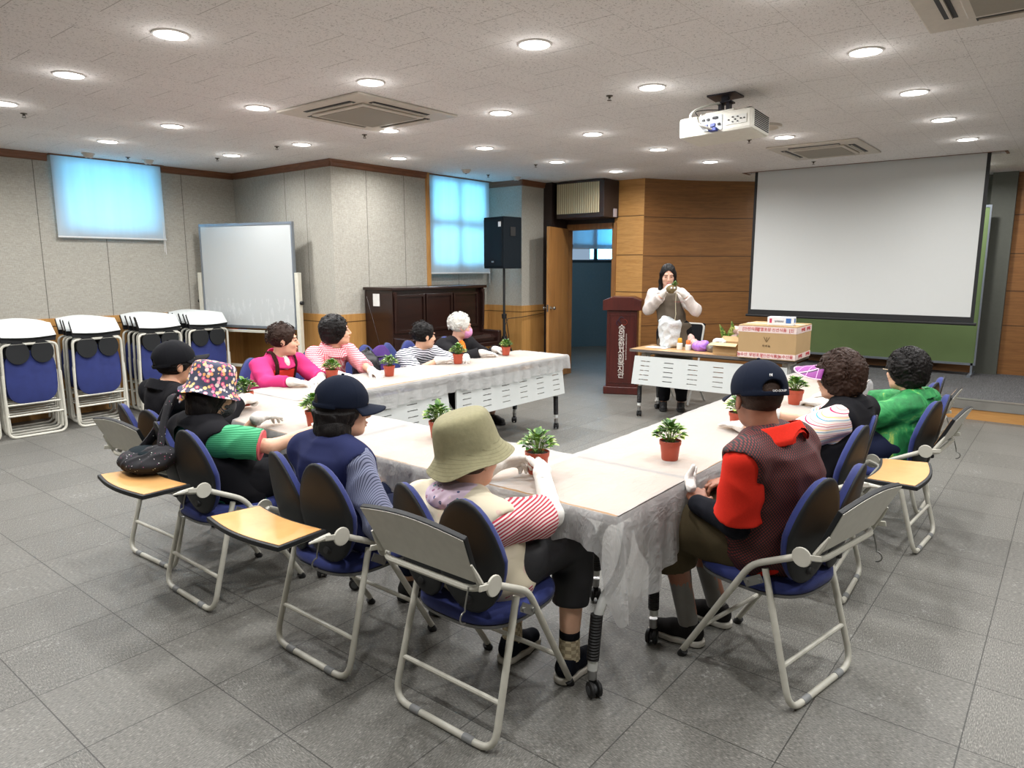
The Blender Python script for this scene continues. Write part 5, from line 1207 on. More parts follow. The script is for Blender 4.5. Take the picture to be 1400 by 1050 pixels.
        if style == 'short':
            d = ell(q, (-.016, 0, .033), (.103, .088, .097)); d = smax(d, -ell(q, (.100, 0, -.02), (.070, .068, .088)), .01)
            for k in (1, -1): d = smax(d, -ell(q, (.005, k*.09, -.02), (.03, .022, .04)), .006)
            d = smax(d, -.07-q[:, 2]-.3*q[:, 0], .01); return d-.004*np.abs(wob(q, 120, 4, 2))
        if style == 'crop':
            d = ell(q, (-.014, 0, .028), (.0955, .0795, .088)); d = smax(d, -ell(q, (.115, 0, -.01), (.085, .09, .09)), .006)
            for k in (1, -1): d = smax(d, -ell(q, (.0, k*.09, -.02), (.028, .022, .04)), .004)
            return smax(d, -.06-q[:, 2], .006)
        if style == 'bob':
            d = ell(q, (-.022, 0, .02), (.105, .094, .105)); d = smin(d, ell(q, (-.045, 0, -.06), (.07, .092, .085)), .03); d = smax(d, -ell(q, (.095, 0, -.04), (.085, .066, .11)), .01)
            return d-.005*np.abs(wob(q*np.array([1, 1, .3], np.float32), 170, 4, 2))
        if style == 'long':
            d = ell(q, (-.012, 0, .03), (.099, .081, .095))
            for k in (1, -1): d = smin(d, chain(q, [(.010, k*.066, .02), (.008, k*.072, -.07), (.03, k*.072, -.15), (.05, k*.064, -.21)], [.024, .022, .024, .012], .02), .02)
            d = smin(d, chain(q, [(-.05, 0, 0), (-.065, 0, -.09), (-.06, 0, -.17)], [.06, .062, .045], .02), .03)
            d = smax(d, -ell(q, (.085, 0, -.025), (.08, .060, .098)), .006)
            part = np.abs(q[:, 1])-.0; d = d+.004*np.exp(-(q[:, 1]/.004)**2)*(q[:, 2] > .07)
            return d-.003*np.abs(wob(q*np.array([1, 1, .2], np.float32), 200, 4, 2))
    def hair(s, style, mat, h=None, cap=None):
        H = np.array(s.H, np.float32)
        def f(P):
            q = (P-H)@s.Rn/s.hs; d = s.hairf(q, style)
            if cap is not None: d = np.where(q[:, 2] > cap-.03, smax(d, ell(q, (-.012, 0, .034), (.106, .089, .098)), .004), d)
            return d*s.hs
        lo, hi = s.bb([s.H], .15*s.hs)
        if style == 'long': lo[2] -= .12
        if style == 'bob': lo[2] -= .03
        s.hairo = sdf_obj('hair', f, lo, hi, h or (.0055 if s.low else .0048), mat, s.root); return s.hairo
    def curls(s, mat, n=260, seed=1, r=.0032, cap=None):
        rn = random.Random(seed); m = MB(); k = 0
        while k < n:
            v = Vector((rn.gauss(0, 1), rn.gauss(0, 1), rn.gauss(0, 1))).normalized()
            if v.x > .35 and v.z < .45: continue
            if v.z < -.55: continue
            if cap is not None and v.z > cap: continue
            p = Vector((-.022+v.x*.114, v.y*.102, .032+v.z*.110)); a = v.orthogonal().normalized(); b = v.cross(a); q0 = rn.uniform(0, 6.28); rr = rn.uniform(.006, .012); P = []
            for i in range(9):
                th = q0+i*.85; P.append(s.H+s.R @ ((p+(a*math.cos(th)+b*math.sin(th))*rr+v*(i*.0012-.003))*s.hs))
            m.tube(P, r, 4, cap=False); k += 1
        m.build('curls', mat, s.hairo, ang=180)
    def place(s, o, off=(0, 0, 0), rot=(0, 0, 0)):
        o.matrix_local = Matrix.Translation(s.H) @ s.R.to_4x4() @ Matrix.Translation(Vector(off)*s.hs) @ Euler(rot).to_matrix().to_4x4() @ Matrix.Scale(s.hs, 4); return o
    def cap(s, mat, tilt=.0, brimmat=None, hole=True, under=None, lift=0):
        # crown as a lathe-like dome with six panels, opening at the back, curved brim
        def f(P):
            q = P; d = ell(q, (-.012, 0, .030), (.113, .096, .105)); inner = ell(q, (-.012, 0, .030), (.096, .080, .088)); d = smax(d, -inner, .001); a = np.arctan2(q[:, 1], q[:, 0]+.012)
            d = d-.0009*np.exp(-((np.abs(((a/(PI/3)) % 1)-.5)-.5)/.03)**2)-.0012*wob(q, 40, 4, 3); d = smax(d, .008-q[:, 2], .003)
            if hole: d = smax(d, -ell(q, (-.125, 0, .026), (.045, .040, .034)), .003); st = np.abs(np.sqrt(((q[:, 0]+.012)/.111)**2+(q[:, 1]/.094)**2)-1)*.1-.0035; st = np.maximum(st, np.abs(q[:, 2]-.010)-.009); st = np.maximum(st, q[:, 0]+.05); d = np.minimum(d, st)
            return d
        o = sdf_obj('cap', f, (-.14, -.115, -.01), (.12, .115, .15), .0036, mat, s.root, 2); s.place(o, (0, 0, .006+lift), (0, tilt, 0))
        P = []; n = 22
        for i in range(9):
            t = i/8; row = []
            for j in range(n+1):
                a = -1.12+2.24*j/n; r0x, r0y = .100, .090; ln = .088*math.cos(a*.92)**.6; x = -.012+(r0x+ln*t)*math.cos(a) if True else 0; y = (r0y+ln*t*.45)*math.sin(a); z = .016-.35*y*y*14*(.3+t*.7)*.5-.10*ln*t
                row.append((x, y, z))
            P.append(row)
        b = MB().grid(P).build('brim', brimmat or mat, o, solid=.004); MB().ell((-.012, 0, .137), (.007, .007, .004)).build('cap_button', mat, o)
        return o
    def bucket(s, mat, tilt=0, brim=.07, droop=.5, crown_h=.075, name='bucket_hat', wide=1.0, roll=0):
        m = MB(); n = 48; rows = []
        prof = [(0.0, crown_h+.045), (.060, crown_h+.043), (.086, crown_h+.034), (.098, crown_h+.012), (.105, .03), (.109, .012)]+[(.108+brim*t, .012-droop*brim*t*(1-.25*t)) for t in (.15, .3, .45, .6, .75, .88, 1.0)]
        for k, (r, z) in enumerate(prof):
            row = []
            for j in range(n+1):
                a = 2*PI*(j % n)/n; w_ = (.006*math.sin(3*a+1)+.004*math.sin(5*a+.4))*(max(0, k-5)/7); dent = .004*math.sin(4*a+.7*k)*(k in (2, 3, 4)); rr = r+dent
                rr *= wide; row.append((-.012+rr*1.04*math.cos(a), rr*.93*math.sin(a), z+w_*1.2+.01))
            rows.append(row)
        m.grid(rows); o = m.build(name, mat, s.root, solid=.003, ang=70); o.modifiers.new('sub', 'SUBSURF').levels = 1; s.place(o, (0, 0, .02), (roll, tilt, 0)); return o
    def mask(s, mat, loops=True):
        H = np.array(s.H, np.float32)
        def f(P):
            q = (P-H)@s.Rn/s.hs; d = ell(q, (.036, 0, -.05), (.082, .062, .066)); d = np.maximum(d, -ell(q, (.030, 0, -.05), (.080, .060, .064))); d = smax(d, .028-q[:, 0], .004); d = smax(d, q[:, 2]+.002-.0*q[:, 0], .004); return d*s.hs
        lo, hi = s.bb([s.H], .14*s.hs); o = sdf_obj('face_mask', f, lo, hi, .004, mat, s.root)
        for k in (1, -1):
            P = [(.045, k*.062, -.02), (.02, k*.075, -.002), (-.008, k*.084, .008), (-.022, k*.08, -.02), (0, k*.075, -.045), (.04, k*.06, -.075)]
            MB().tube([s.H+s.R @ (Vector(p)*s.hs) for p in P], .0016, 5).build('ear_loop', mat, o)
mNavy = fab('navy cotton', S(28, 34, 58)); mBlackF = fab('black fabric', S(24, 24, 28)); mBlackC = fab('black cap cotton', S(22, 23, 27)); mNavyC = fab('navy cap cotton', S(17, 25, 42))
mShoeB = M('black shoe', S(26, 26, 28), .6); mSoleW = M('off white rubber sole', S(200, 196, 186), .6); mSoleB = M('black rubber sole', S(36, 36, 36), .7)
def basics(F, trous, upto=.97, shoe=None, sole=None, **kw):
    F.trousers(trous, upto=upto, **kw); F.shoes(shoe or mShoeB, sole or mSoleB)
# 1 black cap
F = Fig('person in black cap and black jacket, nearest the stacked chairs', (1.84, 3.82), 0, (1.84, 3.85, 1.05), -.24, -.02, wd=.98, low=True, skin=mSkM, nk=.104)
F.pose = {-1: dict(curl=.9, up=(.1, -.5, .8)), 1: dict(curl=.9, up=(.1, .6, .7))}
F.arm(-1, (2.16, 3.76, .815), (2.27, 3.80, .81)); F.arm(1, (2.15, 3.97, .80), (2.26, 3.92, .81))
F.body(); F.shirt(mBlackF, .93, name='jacket', loose=.008); F.collar(mBlackF); F.glove(-1, cuff=.03); F.glove(1, cuff=.03); F.hair('short', mHBlack, cap=.03); F.cap(mBlackC, -.16)
basics(F, mBlackF)
gl = MB().tube([F.H+F.R @ Vector(p) for p in ((.095, -.055, .01), (.085, -.074, .012), (0, -.083, .008), (-.02, -.083, -.01))], .0022, 6).tube([F.H+F.R @ Vector(p) for p in ((.1, .055, .01), (.085, .074, .012), (0, .083, .008))], .0022, 6)
gl.build('eyeglass_frame', mBlk, F.root)
# 2 floral hat
mFlor = spots('navy floral print cotton', S(62, 66, 86), [S(206, 80, 130), S(226, 196, 130), S(222, 150, 170), S(214, 200, 196), S(190, 70, 110), S(226, 160, 100)], 46, .60)
mGreenKnit = stripes('green knitted stripe', 'z', 110, S(22, 120, 76), S(70, 160, 112), .6)
F = Fig('person in floral hat, grey mask, green short sleeves and black vest', (1.79, 3.20), -.05, (1.735, 3.29, .958), -.26, .16, wd=1.02)
F.pose = {1: dict(curl=.55, spread=.2, up=(0, .2, 1)), -1: dict(curl=.5)}
F.arm(1, (1.98, 3.30, .80), (2.12, 3.36, .79), pole=(-.2, .3, -1)); F.arm(-1, (2.03, 2.84, .80), (2.14, 2.80, .79), pole=(-.1, -.5, -1))
F.body(); F.shirt(mGreenKnit, .40, loose=.016, g=.012); F.vest(mBlackF, .044, arm_in=.0)
S_, E_, W_, _ = F.arms[-1]
for sd in (1, -1):
    S_, E_, W_, _ = F.arms[sd]; a = (E_-S_).normalized(); c = S_+(E_-S_)*.80; MB().tube([c-a*.006, c+a*.006], .0735, 20).build('sleeve_band', M('coral sleeve band', S(204, 92, 96), .8), F.root)
    MB().tube([c-a*.022, c-a*.007], .0728, 20).build('sleeve_trim', check('cream beaded trim', 90, S(226, 210, 150), S(150, 160, 110), S(40, 120, 80)), F.root)
F.glove(1, cuff=.03); F.glove(-1, cuff=.03); F.hair('bob', mHBlack, cap=.035); F.mask(M('dark grey mask', S(58, 58, 62), .7)); F.bucket(mFlor, .10, brim=.034, droop=1.5, crown_h=.092, name='floral_hat')
MB().tube([F.H+F.R @ Vector(p) for p in ((-.11, 0, -.0), (-.135, .02, -.02), (-.15, .035, -.03))], [.008, .016, .004], 8).tube([F.H+F.R @ Vector(p) for p in ((-.11, 0, -.0), (-.14, -.015, -.01), (-.155, -.03, -.045))], [.008, .016, .004], 8).build('hat_ribbon', mFlor, F.root)
basics(F, mBlackF)
# 3 navy cap
mStrV = stripes('blue grey pinstripe knit', 'y', 170, S(50, 56, 80), S(116, 122, 146), .66, .004)
F = Fig('person in plain navy cap, navy vest and pinstriped sleeves', (1.78, 2.28), -.02, (1.78, 2.32, 1.0), -.48, .06, wd=1.0)
F.pose = {-1: dict(curl=.5), 1: dict(curl=.5)}
F.arm(-1, (1.93, 2.08, .60), (2.02, 2.12, .585), pole=(-.4, -.4, -1)); F.arm(1, (1.98, 2.42, .64), (2.05, 2.34, .60))
F.body(hands=(-1, 1)); F.shirt(mStrV, .62, loose=.012); F.vest(fab('navy quilted vest', S(38, 44, 82)), .036); F.hair('bob', mHBlack, cap=.03)
def f_(P, F=F):
    q = (P-np.array(F.H, np.float32))@F.Rn; d = ell(q, (-.042, 0, -.075), (.075, .104, .085)); d = smax(d, -.135-q[:, 2], .02); return d-.005*np.abs(wob(q*np.array([1, 1, .3], np.float32), 170, 4, 2))
sdf_obj('hair_lengths', f_, *F.bb([F.H+F.R @ Vector((-.05, 0, -.08))], .15), .005, mHBlack, F.hairo); F.cap(mNavyC, .05, lift=.004)
basics(F, mNavy)
MB().tube([F.arms[-1][2]+Vector((0, .034*math.cos(a), .034*math.sin(a))) for a in [i*PI/8 for i in range(16)]], .0045, 6, closed=True).build('bracelet', spots('beaded bracelet', S(200, 200, 200), [S(30, 30, 30), S(230, 230, 230)], 180, .5), F.root)
# 4 khaki hat
mKhaki = M('khaki cotton twill', S(140, 134, 98), .9, bump=.5, scale=150); 
t = NT('khaki twill with stitched brim'); v = t.coord(); x, y, z = t.sep(v); r = t.math('SQRT', t.math('ADD', t.math('MULTIPLY', x, x), t.math('MULTIPLY', y, y))); st = t.math('LESS_THAN', t.math('FRACT', t.math('MULTIPLY', r, 120)), .18); br = t.math('MULTIPLY', st, t.math('LESS_THAN', z, .03)); nz = t.noise(v, 60, 4)
t.base(t.mix(t.math('MULTIPLY', br, .4), t.mix(nz, S(116, 112, 84), S(138, 133, 102)), S(86, 82, 58))); t.set(Roughness=.9); t.bump(t.math('ADD', nz, t.math('MULTIPLY', br, -.6)), .35, .003); mKh = t.m
mRW = stripes('red and white striped jersey', 'z', 88, S(170, 44, 64), S(216, 200, 196), .5, .012, (0.5, .2, 0))
mBeige = spots('cream vest with faint pink print', S(206, 196, 172), [S(206, 180, 166), S(210, 190, 172)], 14, .30)
F = Fig('person in khaki bucket hat, cream vest and red striped sleeves', (1.82, 1.58), .0, (1.79, 1.62, .915), -.05, .06, -.04, wd=1.05, dp=1.08)
F.pose = {-1: dict(curl=.75, up=(-.2, -.75, .6), thumb=1.0), 1: dict(curl=.75, up=(-.2, .75, .6), thumb=1.0)}
F.arm(1, (2.085, 1.755, .80), (2.19, 1.715, .80), pole=(-.1, .6, -1)); F.arm(-1, (2.115, 1.55, .80), (2.20, 1.600, .80), pole=(-.1, -.9, -.8))
F.leg(-1, (2.16, 1.43, .55), (2.10, 1.40, .12)); F.leg(1, (2.15, 1.66, .55), (2.07, 1.66, .12))
F.body(); F.shirt(mRW, .44, loose=.014); F.vest(mBeige, .038, arm_in=.0)
def armsleeve(F, sd, mat, a=.5, b=.97, r0=.043, r1=.031):
    S_, E_, W_, _ = F.arms[sd]; A = S_+(E_-S_)*a if a < .5 else E_; 
    f = lambda P: smax(chain(P, [S_+(E_-S_)*.75, E_, W_], [r0+.004, r0, r1], .015)+folds(P, 90, .002, 3), 0*P[:, 0]-1, .001)
    sdf_obj('arm_sleeve', f, *F.bb([S_+(E_-S_)*.75, E_, W_], .07), .0055, mat, F.root)
mWhiteF = M('white stretch sleeve', S(214, 212, 206), .8, bump=.3, scale=120)
armsleeve(F, -1, mWhiteF); armsleeve(F, 1, mWhiteF); F.glove(-1, cuff=.07); F.glove(1, cuff=.07); F.hair('short', mHGrey, cap=.02); F.bucket(mKh, -.26, brim=.040, droop=1.6, crown_h=.098, wide=1.10, roll=-.10)
def f_(P, F=F):
    q = P-np.array(F.N, np.float32); return ell(P, F.N+Vector((-.022, 0, .012)), (.096, .106, .052))+folds(P, 60, .006, 2)
sdf_obj('neck_scarf', f_, *F.bb([F.N], .13), .0055, spots('lilac teal floral scarf', S(196, 176, 192), [S(40, 120, 132), S(150, 90, 120), S(60, 70, 110), S(206, 190, 200)], 45, .42), F.root)
mSock = check('cream argyle sock', 34, S(206, 192, 160), S(160, 146, 120), S(196, 184, 154))
F.trousers(M('black satin trousers', S(22, 22, 26), .6, bump=.3), upto=.80, fr=1.14)
F.shoes(fab('black canvas shoe', S(20, 24, 34)), mSoleW, lace=M('cream shoe lace', S(206, 192, 164), .8))
for sd in (1, -1):
    _, K, A = F.legs[sd]; MB().tube([A+Vector((0, 0, -.04)), A+Vector((0, 0, .03)), A+Vector((0, 0, .055))], [.042, .041, .04], 14).build('sock', mSock, F.root); MB().tube([A+Vector((0, 0, .05)), A+Vector((0, 0, .075))], [.0405, .0405], 14).build('sock_cuff', mBlackF, F.root)
# 5 pink jacket
mPink = fab('bright pink fleece', S(224, 62, 128)); mOr = fab('coral orange panel', S(232, 66, 54))
F = Fig('person in bright pink jacket with orange panels', (2.97, 4.86), -PI/2, (3.07, 4.69, 1.03), -.66, .05, wd=1.0, low=True, skin=mSk)
F.pose = {-1: dict(curl=.6), 1: dict(curl=.6)}
F.arm(-1, (2.86, 4.30, .775), (2.94, 4.22, .765), pole=(0, -.5, -1)); F.arm(1, (3.14, 4.34, .775), (3.04, 4.25, .765), pole=(0, .6, -1))
F.body(); F.shirt(mPink, .93, name='jacket', loose=.010, neck='v'); F.collar(mPink, .045, g=.014); F.glove(-1, cuff=.02); F.glove(1, cuff=.02); F.hair('short', mHBrown); F.curls(mHBrown, 90, 3, .0028)
def f_(P, F=F):
    return np.maximum(np.maximum(F.torso(P, .034), -F.torso(P, .016)), np.maximum(np.maximum(np.abs(P[:, 2]-F.N.z+.20)-.11, np.abs(P[:, 1]-F.N.y)-.11), -(P[:, 0]-F.N.x-.03)))
sdf_obj('orange_panel', f_, *F.topbox(), .008, mOr, F.root)
def strap(F, sd, mat, g=.042, w_=.016, name='backpack_strap'):
    def f(P):
        y = P[:, 1]-sd*.085-F.N.y+0*P[:, 0]; return np.maximum(np.maximum(F.torso(P, g), -F.torso(P, g-.008)), np.maximum(np.abs(y)-w_, np.maximum(-(P[:, 2]-F.N.z+.32), -(P[:, 0]-F.N.x+.05))))
    sdf_obj(name, f, *F.topbox(), .007, mat, F.root)
mStrap = fab('dark brown strap', S(58, 34, 26))
strap(F, -1, mStrap); strap(F, 1, mStrap)
def f_(P, F=F): return ell(P, F.N+Vector((.066, 0, -.045)), (.055, .030, .060))+folds(P, 70, .003, 2)
sdf_obj('blouse', f_, *F.bb([F.N+Vector((.07, 0, -.05))], .10), .005, spots('white blouse with maroon marks', S(222, 214, 206), [S(120, 50, 60), S(160, 130, 120)], 90, .3), F.root)
basics(F, mBlackF)
# 6 gingham
F = Fig('person in red and white gingham shirt with dark curly hair looking to the right', (3.55, 4.90), -PI/2, (3.58, 4.71, 1.06), -.60, -.10, wd=.98, low=True, skin=mSk)
F.pose = {-1: dict(curl=.55), 1: dict(curl=.55)}
F.arm(1, (3.58, 4.28, .77), (3.56, 4.18, .76), pole=(-.3, .8, -1)); F.arm(-1, (3.30, 4.36, .77), (3.33, 4.27, .765), pole=(-.2, -.4, -1))
mGing = check('red gingham', 72, S(206, 60, 84), S(222, 130, 140), S(232, 214, 212)); F.body(); F.shirt(mGing, .60, loose=.012, neck='v'); F.collar(mGing, .035, g=.014); F.glove(1, cuff=.05); F.glove(-1, cuff=.05); F.hair('curly', mHBlack); F.curls(mHBlack, 150, 5, .003)
basics(F, mNavy)
# 7 striped
mBW = stripes('black and white wavy stripe', 'z', 48, S(26, 30, 44), S(206, 206, 214), .55, .03, (.25, .1, 0))
F = Fig('person in black and white striped top with dark hair, leaning in and looking away', (4.66, 4.88), -PI/2-.1, (4.50, 4.64, .955), -.36, .05, wd=.98, low=True, skin=mSk, sw=.17)
F.pose = {-1: dict(curl=.5), 1: dict(curl=.7)}
F.arm(-1, (4.38, 4.33, .775), (4.50, 4.27, .765), pole=(-.3, -.9, -1)); F.arm(1, (4.66, 4.27, .775), (4.57, 4.20, .765), pole=(0, .7, -1))
F.body(); F.shirt(mBW, .50, loose=.018); F.glove(-1, cuff=.04); F.glove(1, cuff=.05); F.hair('short', mHBlack); F.curls(mHBlack, 60, 9, .0028)
basics(F, mBlackF)
# 8 white hair
F = Fig('white haired person in pink face mask, dark cardigan and orange top', (5.20, 4.88), -PI/2-.05, (5.04, 4.68, 1.005), -.66, .08, wd=.96, low=True, skin=mSkF)
F.pose = {-1: dict(curl=.35), 1: dict(curl=.6)}
F.arm(-1, (4.97, 4.34, .78), (5.08, 4.28, .765), pole=(-.2, -.7, -1)); F.arm(1, (5.26, 4.42, .78), (5.28, 4.33, .775), pole=(0, .7, -1))
F.leg(1, (5.40, 4.50, .54), (5.36, 4.56, .12)); F.leg(-1, (5.12, 4.50, .54), (5.20, 4.62, .12))
mOrange = spots('orange top with pale print', S(224, 120, 26), [S(240, 190, 110), S(206, 96, 20)], 50, .3)
F.body(); F.shirt(mOrange, .3); F.shirt(fab('charcoal cardigan', S(34, 33, 36)), .93, name='cardigan', g=.022, loose=.006, neck='v')
def f_(P, F=F): return ell(P, F.N+Vector((.075, 0, -.12)), (.05, .042, .12))
sdf_obj('orange_front', f_, *F.bb([F.N+Vector((.07, 0, -.06)), F.N+Vector((.1, 0, -.2))], .08), .006, mOrange, F.root)
F.glove(-1, cuff=.03); F.glove(1, cuff=.03); F.hair('short', mHWhite); F.curls(mHWhite, 120, 11, .003); F.mask(M('pink mask', S(224, 150, 196), .6))
F.trousers(spots('black floral trousers', S(28, 28, 30), [S(150, 146, 100), S(170, 150, 150), S(90, 110, 70)], 26, .42), upto=.93); F.shoes(mShoeB, mSoleB)
# 9 presenter
F = Fig('person standing with a moss ball plant, in white sleeves and taupe apron', (7.13, 3.42), PI+.45, (7.08, 3.50, 1.49), PI+.55, .28, stand=True, skin=mSkF, low=True, wd=.94, hs=1.0, sw=.150)
F.pose = {1: dict(curl=.7, up=(.3, .9, .3)), -1: dict(curl=.7, up=(.3, -.9, .3))}
F.arm(1, (6.93, 3.23, 1.285), (6.87, 3.27, 1.34), elbow=(7.06, 3.15, 1.12)); F.arm(-1, (6.90, 3.46, 1.285), (6.86, 3.41, 1.34), elbow=(7.0, 3.68, 1.12))
mSheer = NT('sheer white sleeve'); nz = mSheer.noise(mSheer.coord(), 60, 3); mSheer.base(mSheer.mix(nz, S(186, 176, 170), S(210, 203, 198))); mSheer.set(Roughness=.7, Alpha=.95); mSheer = mSheer.m
F.body(); F.shirt(mSheer, .93, loose=.012, g=.008, fold=.010, zlow=.92, name='overgown', fr=1.12); mApr = fab('taupe apron', S(106, 96, 84))
def f_(P, F=F):
    z = P[:, 2]; fl = np.clip(1.05-z, 0, 1)*.10; base = F.torso(P*np.array([1, 1, 1], np.float32), .036); body = (np.sqrt(((P[:, 0])/(.135+fl))**2+((P[:, 1])/(.165+fl))**2)-1)*.135; d = np.where(z < .98, body, base); d = smax(d, z-1.30, .01); d = smax(d, .50-z, .01); w_ = np.abs(P[:, 1]-F.N.y)-np.interp(z, [.9, 1.08, 1.3], [.3, .20, .10]); d = smax(d, w_, .01); back = -P[:, 0]-.06; return smax(d, np.where(z > .95, -P[:, 0]+.0, back), .01)+folds(P, 22, .006, 2)
sdf_obj('apron', f_, (-.2, -.28, .45), (.3, .28, 1.36), .0075, mApr, F.root)
put_text('apron_logo', 'ᄋᄋᄋ', .035, M('apron print', S(150, 50, 60), .7), F.root, (.150, .03, 1.20), (PI/2, 0, PI/2), ext=.002)
MB().tube([(.13, -.0, 1.30), (.135, -.004, 1.2), (.155, .004, 1.08), (.165, -.004, 1.02), (.16, .012, .99)], .003, 6).tube([(.165, -.004, 1.02), (.165, -.03, .98)], .003, 6).build('apron_cord', M('cream cord', S(200, 190, 160), .8), F.root)
F.hair('long', mHBlack); F.glove(1, cuff=.02); F.glove(-1, cuff=.02)
F.trousers(mBlackF, upto=.98, fr=1.15); F.shoes(mShoeB, mSoleB)
hc = Vector((6.845, 3.335, 1.348))
t = thing('moss_ball_plant', 'round soil ball with two white eyes and leaves, held up by the standing person', 'moss ball', tuple(hc))
mMoss = M('soil and moss', S(120, 104, 70), .95, bump=1, scale=60, bdist=.01); v, fa = sdf_mesh(lambda P: ell(P, (0, 0, 0), (.058, .058, .046))-.003*wob(P, 120, 4), (-.08, -.08, -.07), (.08, .08, .07), .005)
me = np_mesh('moss_ball', [(v, fa)]); me.materials.append(mMoss); o = bpy.data.objects.new('moss_ball', me); link(o, t)
vd = Vector((-.77, -.62, -.0)).normalized(); sdv = Vector((-vd.y, vd.x, 0))
for k in (1, -1): MB().ell(vd*.054+sdv*k*.017+Vector((0, 0, .014)), (.010, .010, .011)).build('eye_bead', M('white bead', S(225, 225, 222), .3), t); 
for me, nm in zip(PM[0], ('foliage', 'stem')):
    o = bpy.data.objects.new(nm, me); link(o, t); o.location = (.01, -.03, .035); o.scale = (.5, .5, .5)
# 10 man in red polo
mRedP = fab('bright red polo', S(232, 52, 36)); mMeshV = meshmat('black net vest over red', S(16, 11, 13), S(104, 26, 24), 150)
F = Fig('man in navy cap, red polo shirt and black mesh vest', (2.69, .83), math.radians(82), (2.575, .89, 1.095), math.radians(46), .12, wd=1.22, dp=1.15, sw=.195, skin=mSkT, hs=1.02, hunch=1.1)
F.pose = {1: dict(curl=.9), -1: dict(curl=.8)}
F.arm(1, (2.50, 1.075, .665), (2.58, 1.12, .69), elbow=(2.42, .89, .655)); F.arm(-1, (2.84, 1.10, .66), (2.74, 1.14, .68), pole=(-.2, -.6, -1))
F.leg(1, (2.56, 1.24, .545), (2.63, 1.15, .13)); F.leg(-1, (2.80, 1.26, .545), (2.86, 1.12, .13))
F.body(hands=(1, -1)); F.shirt(mRedP, .44, loose=.016, g=.010, name='polo_shirt', fold=.006, fr=1.02, fl=.022)
S_, E_, W_, _ = F.arms[1]; armsleeve(F, 1, fab('black compression sleeve', S(20, 22, 30)), r0=.056, r1=.038); armsleeve(F, -1, fab('black compression sleeve', S(20, 22, 30)), r0=.046, r1=.034)
F.vest(mMeshV, .038, fold=.007, arm_in=.004); F.collar(mRedP, .050, g=.030); F.hair('crop', mHGrey); cp = F.cap(mNavyC, .06, lift=.002)
put_text('cap_letter', 'N', .014, M('white embroidery', S(225, 225, 225), .7), cp, (-.124, .012, .075), (PI/2, 0, -PI/2), ext=.002)
put_text('cap_strap_print', 'DO-SOUP', .011, M('white embroidery', S(225, 225, 225), .7), cp, (-.1285, -.016, .020), (PI/2, 0, -PI/2-.15), ext=.001)
put_text('vest_print', '산들', .032, M('grey print on vest', S(170, 160, 160), .6), F.root, (F.N.x-.125, F.N.y-.03, F.N.z-.075), (PI/2-.45, 0, -PI/2), ext=.003)
F.trousers(fab('olive brown trousers', S(84, 74, 54)), upto=.74, fr=1.34, fold=.011); F.shoes(fab('black trainer', S(40, 38, 38)), mSoleW, toe={1: (1, .25), -1: (1, .1)}, lace=M('grey lace', S(60, 58, 56), .8))
for sd in (1, -1):
    _, K, A = F.legs[sd]; MB().tube([A+Vector((0, 0, -.04)), A+(K-A).normalized()*.16], [.041, .046], 14).build('sock', M('grey sock', S(120, 118, 114), .9), F.root)
def f_(P, F=F): return ell(P, F.N+Vector((-.02, -.17*1.1, -.12)), (.07, .05, .12))+folds(P, 60, .006, 4)
bpo = sdf_obj('shoulder_mesh', f_, *F.bb([F.N+Vector((-.02, -.19, -.12))], .16), .006, meshmat('black glossy net', S(16, 16, 18), S(60, 60, 62), 160), F.root)
gp = thing('cotton_gloves', 'crumpled white cotton gloves in the hands of the man in red', 'gloves', (2.57, 1.135, .72))
v, fa = sdf_mesh(lambda P: smin(smin(cone(P, (-.05, -.02, .0), (.02, .02, .02), .02, .018), cone(P, (0, 0, .02), (.05, .01, .05), .016, .009), .01), cone(P, (-.02, .01, .02), (-.01, -.01, .075), .013, .010), .01)+folds(P, 120, .004), (-.09, -.07, -.04), (.09, .07, .11), .0045)
me = np_mesh('glove_pair', [(v, fa)]); me.materials.append(mGlove); link(bpy.data.objects.new('glove_pair', me), gp)
# 11 purple visor
t = NT('rainbow striped cotton'); x, y, z = t.sep(t.mapping(t.coord(), (1, 1, 1), (.45, .2, 0))); fr = t.math('FRACT', t.math('MULTIPLY', t.math('ADD', z, 10), 24)); t.base(t.ramp(fr, [(0, S(226, 216, 206)), (.14, S(60, 150, 180)), (.2, S(230, 220, 210)), (.36, S(226, 200, 110)), (.42, S(230, 190, 190)), (.55, S(230, 222, 214)), (.66, S(170, 40, 90)), (.72, S(226, 214, 206)), (.86, S(224, 150, 150)), (.92, S(228, 220, 210))], 'CONSTANT')); t.set(Roughness=.85); mRain = t.m
F = Fig('person in purple checked visor, black vest and rainbow striped sleeves', (3.63, .95), math.radians(86), (3.75, .90, 1.03), math.radians(72), .10, wd=1.0, skin=mSk)
F.pose = {1: dict(curl=.15, spread=.3), -1: dict(curl=.5)}
F.arm(1, (3.46, 1.27, .775), (3.56, 1.40, .765), pole=(-.1, .8, -1)); F.arm(-1, (3.84, 1.26, .78), (3.84, 1.36, .765), pole=(-.1, -.7, -1))
F.body(); F.shirt(mRain, .46, loose=.018); F.vest(mBlackF, .038, arm_in=.0); F.collar(mBlackF, .02); F.glove(1, cuff=.02); F.glove(-1, cuff=.05); F.hair('curly', mHBrown); F.curls(mHBrown, 420, 21, .0026)
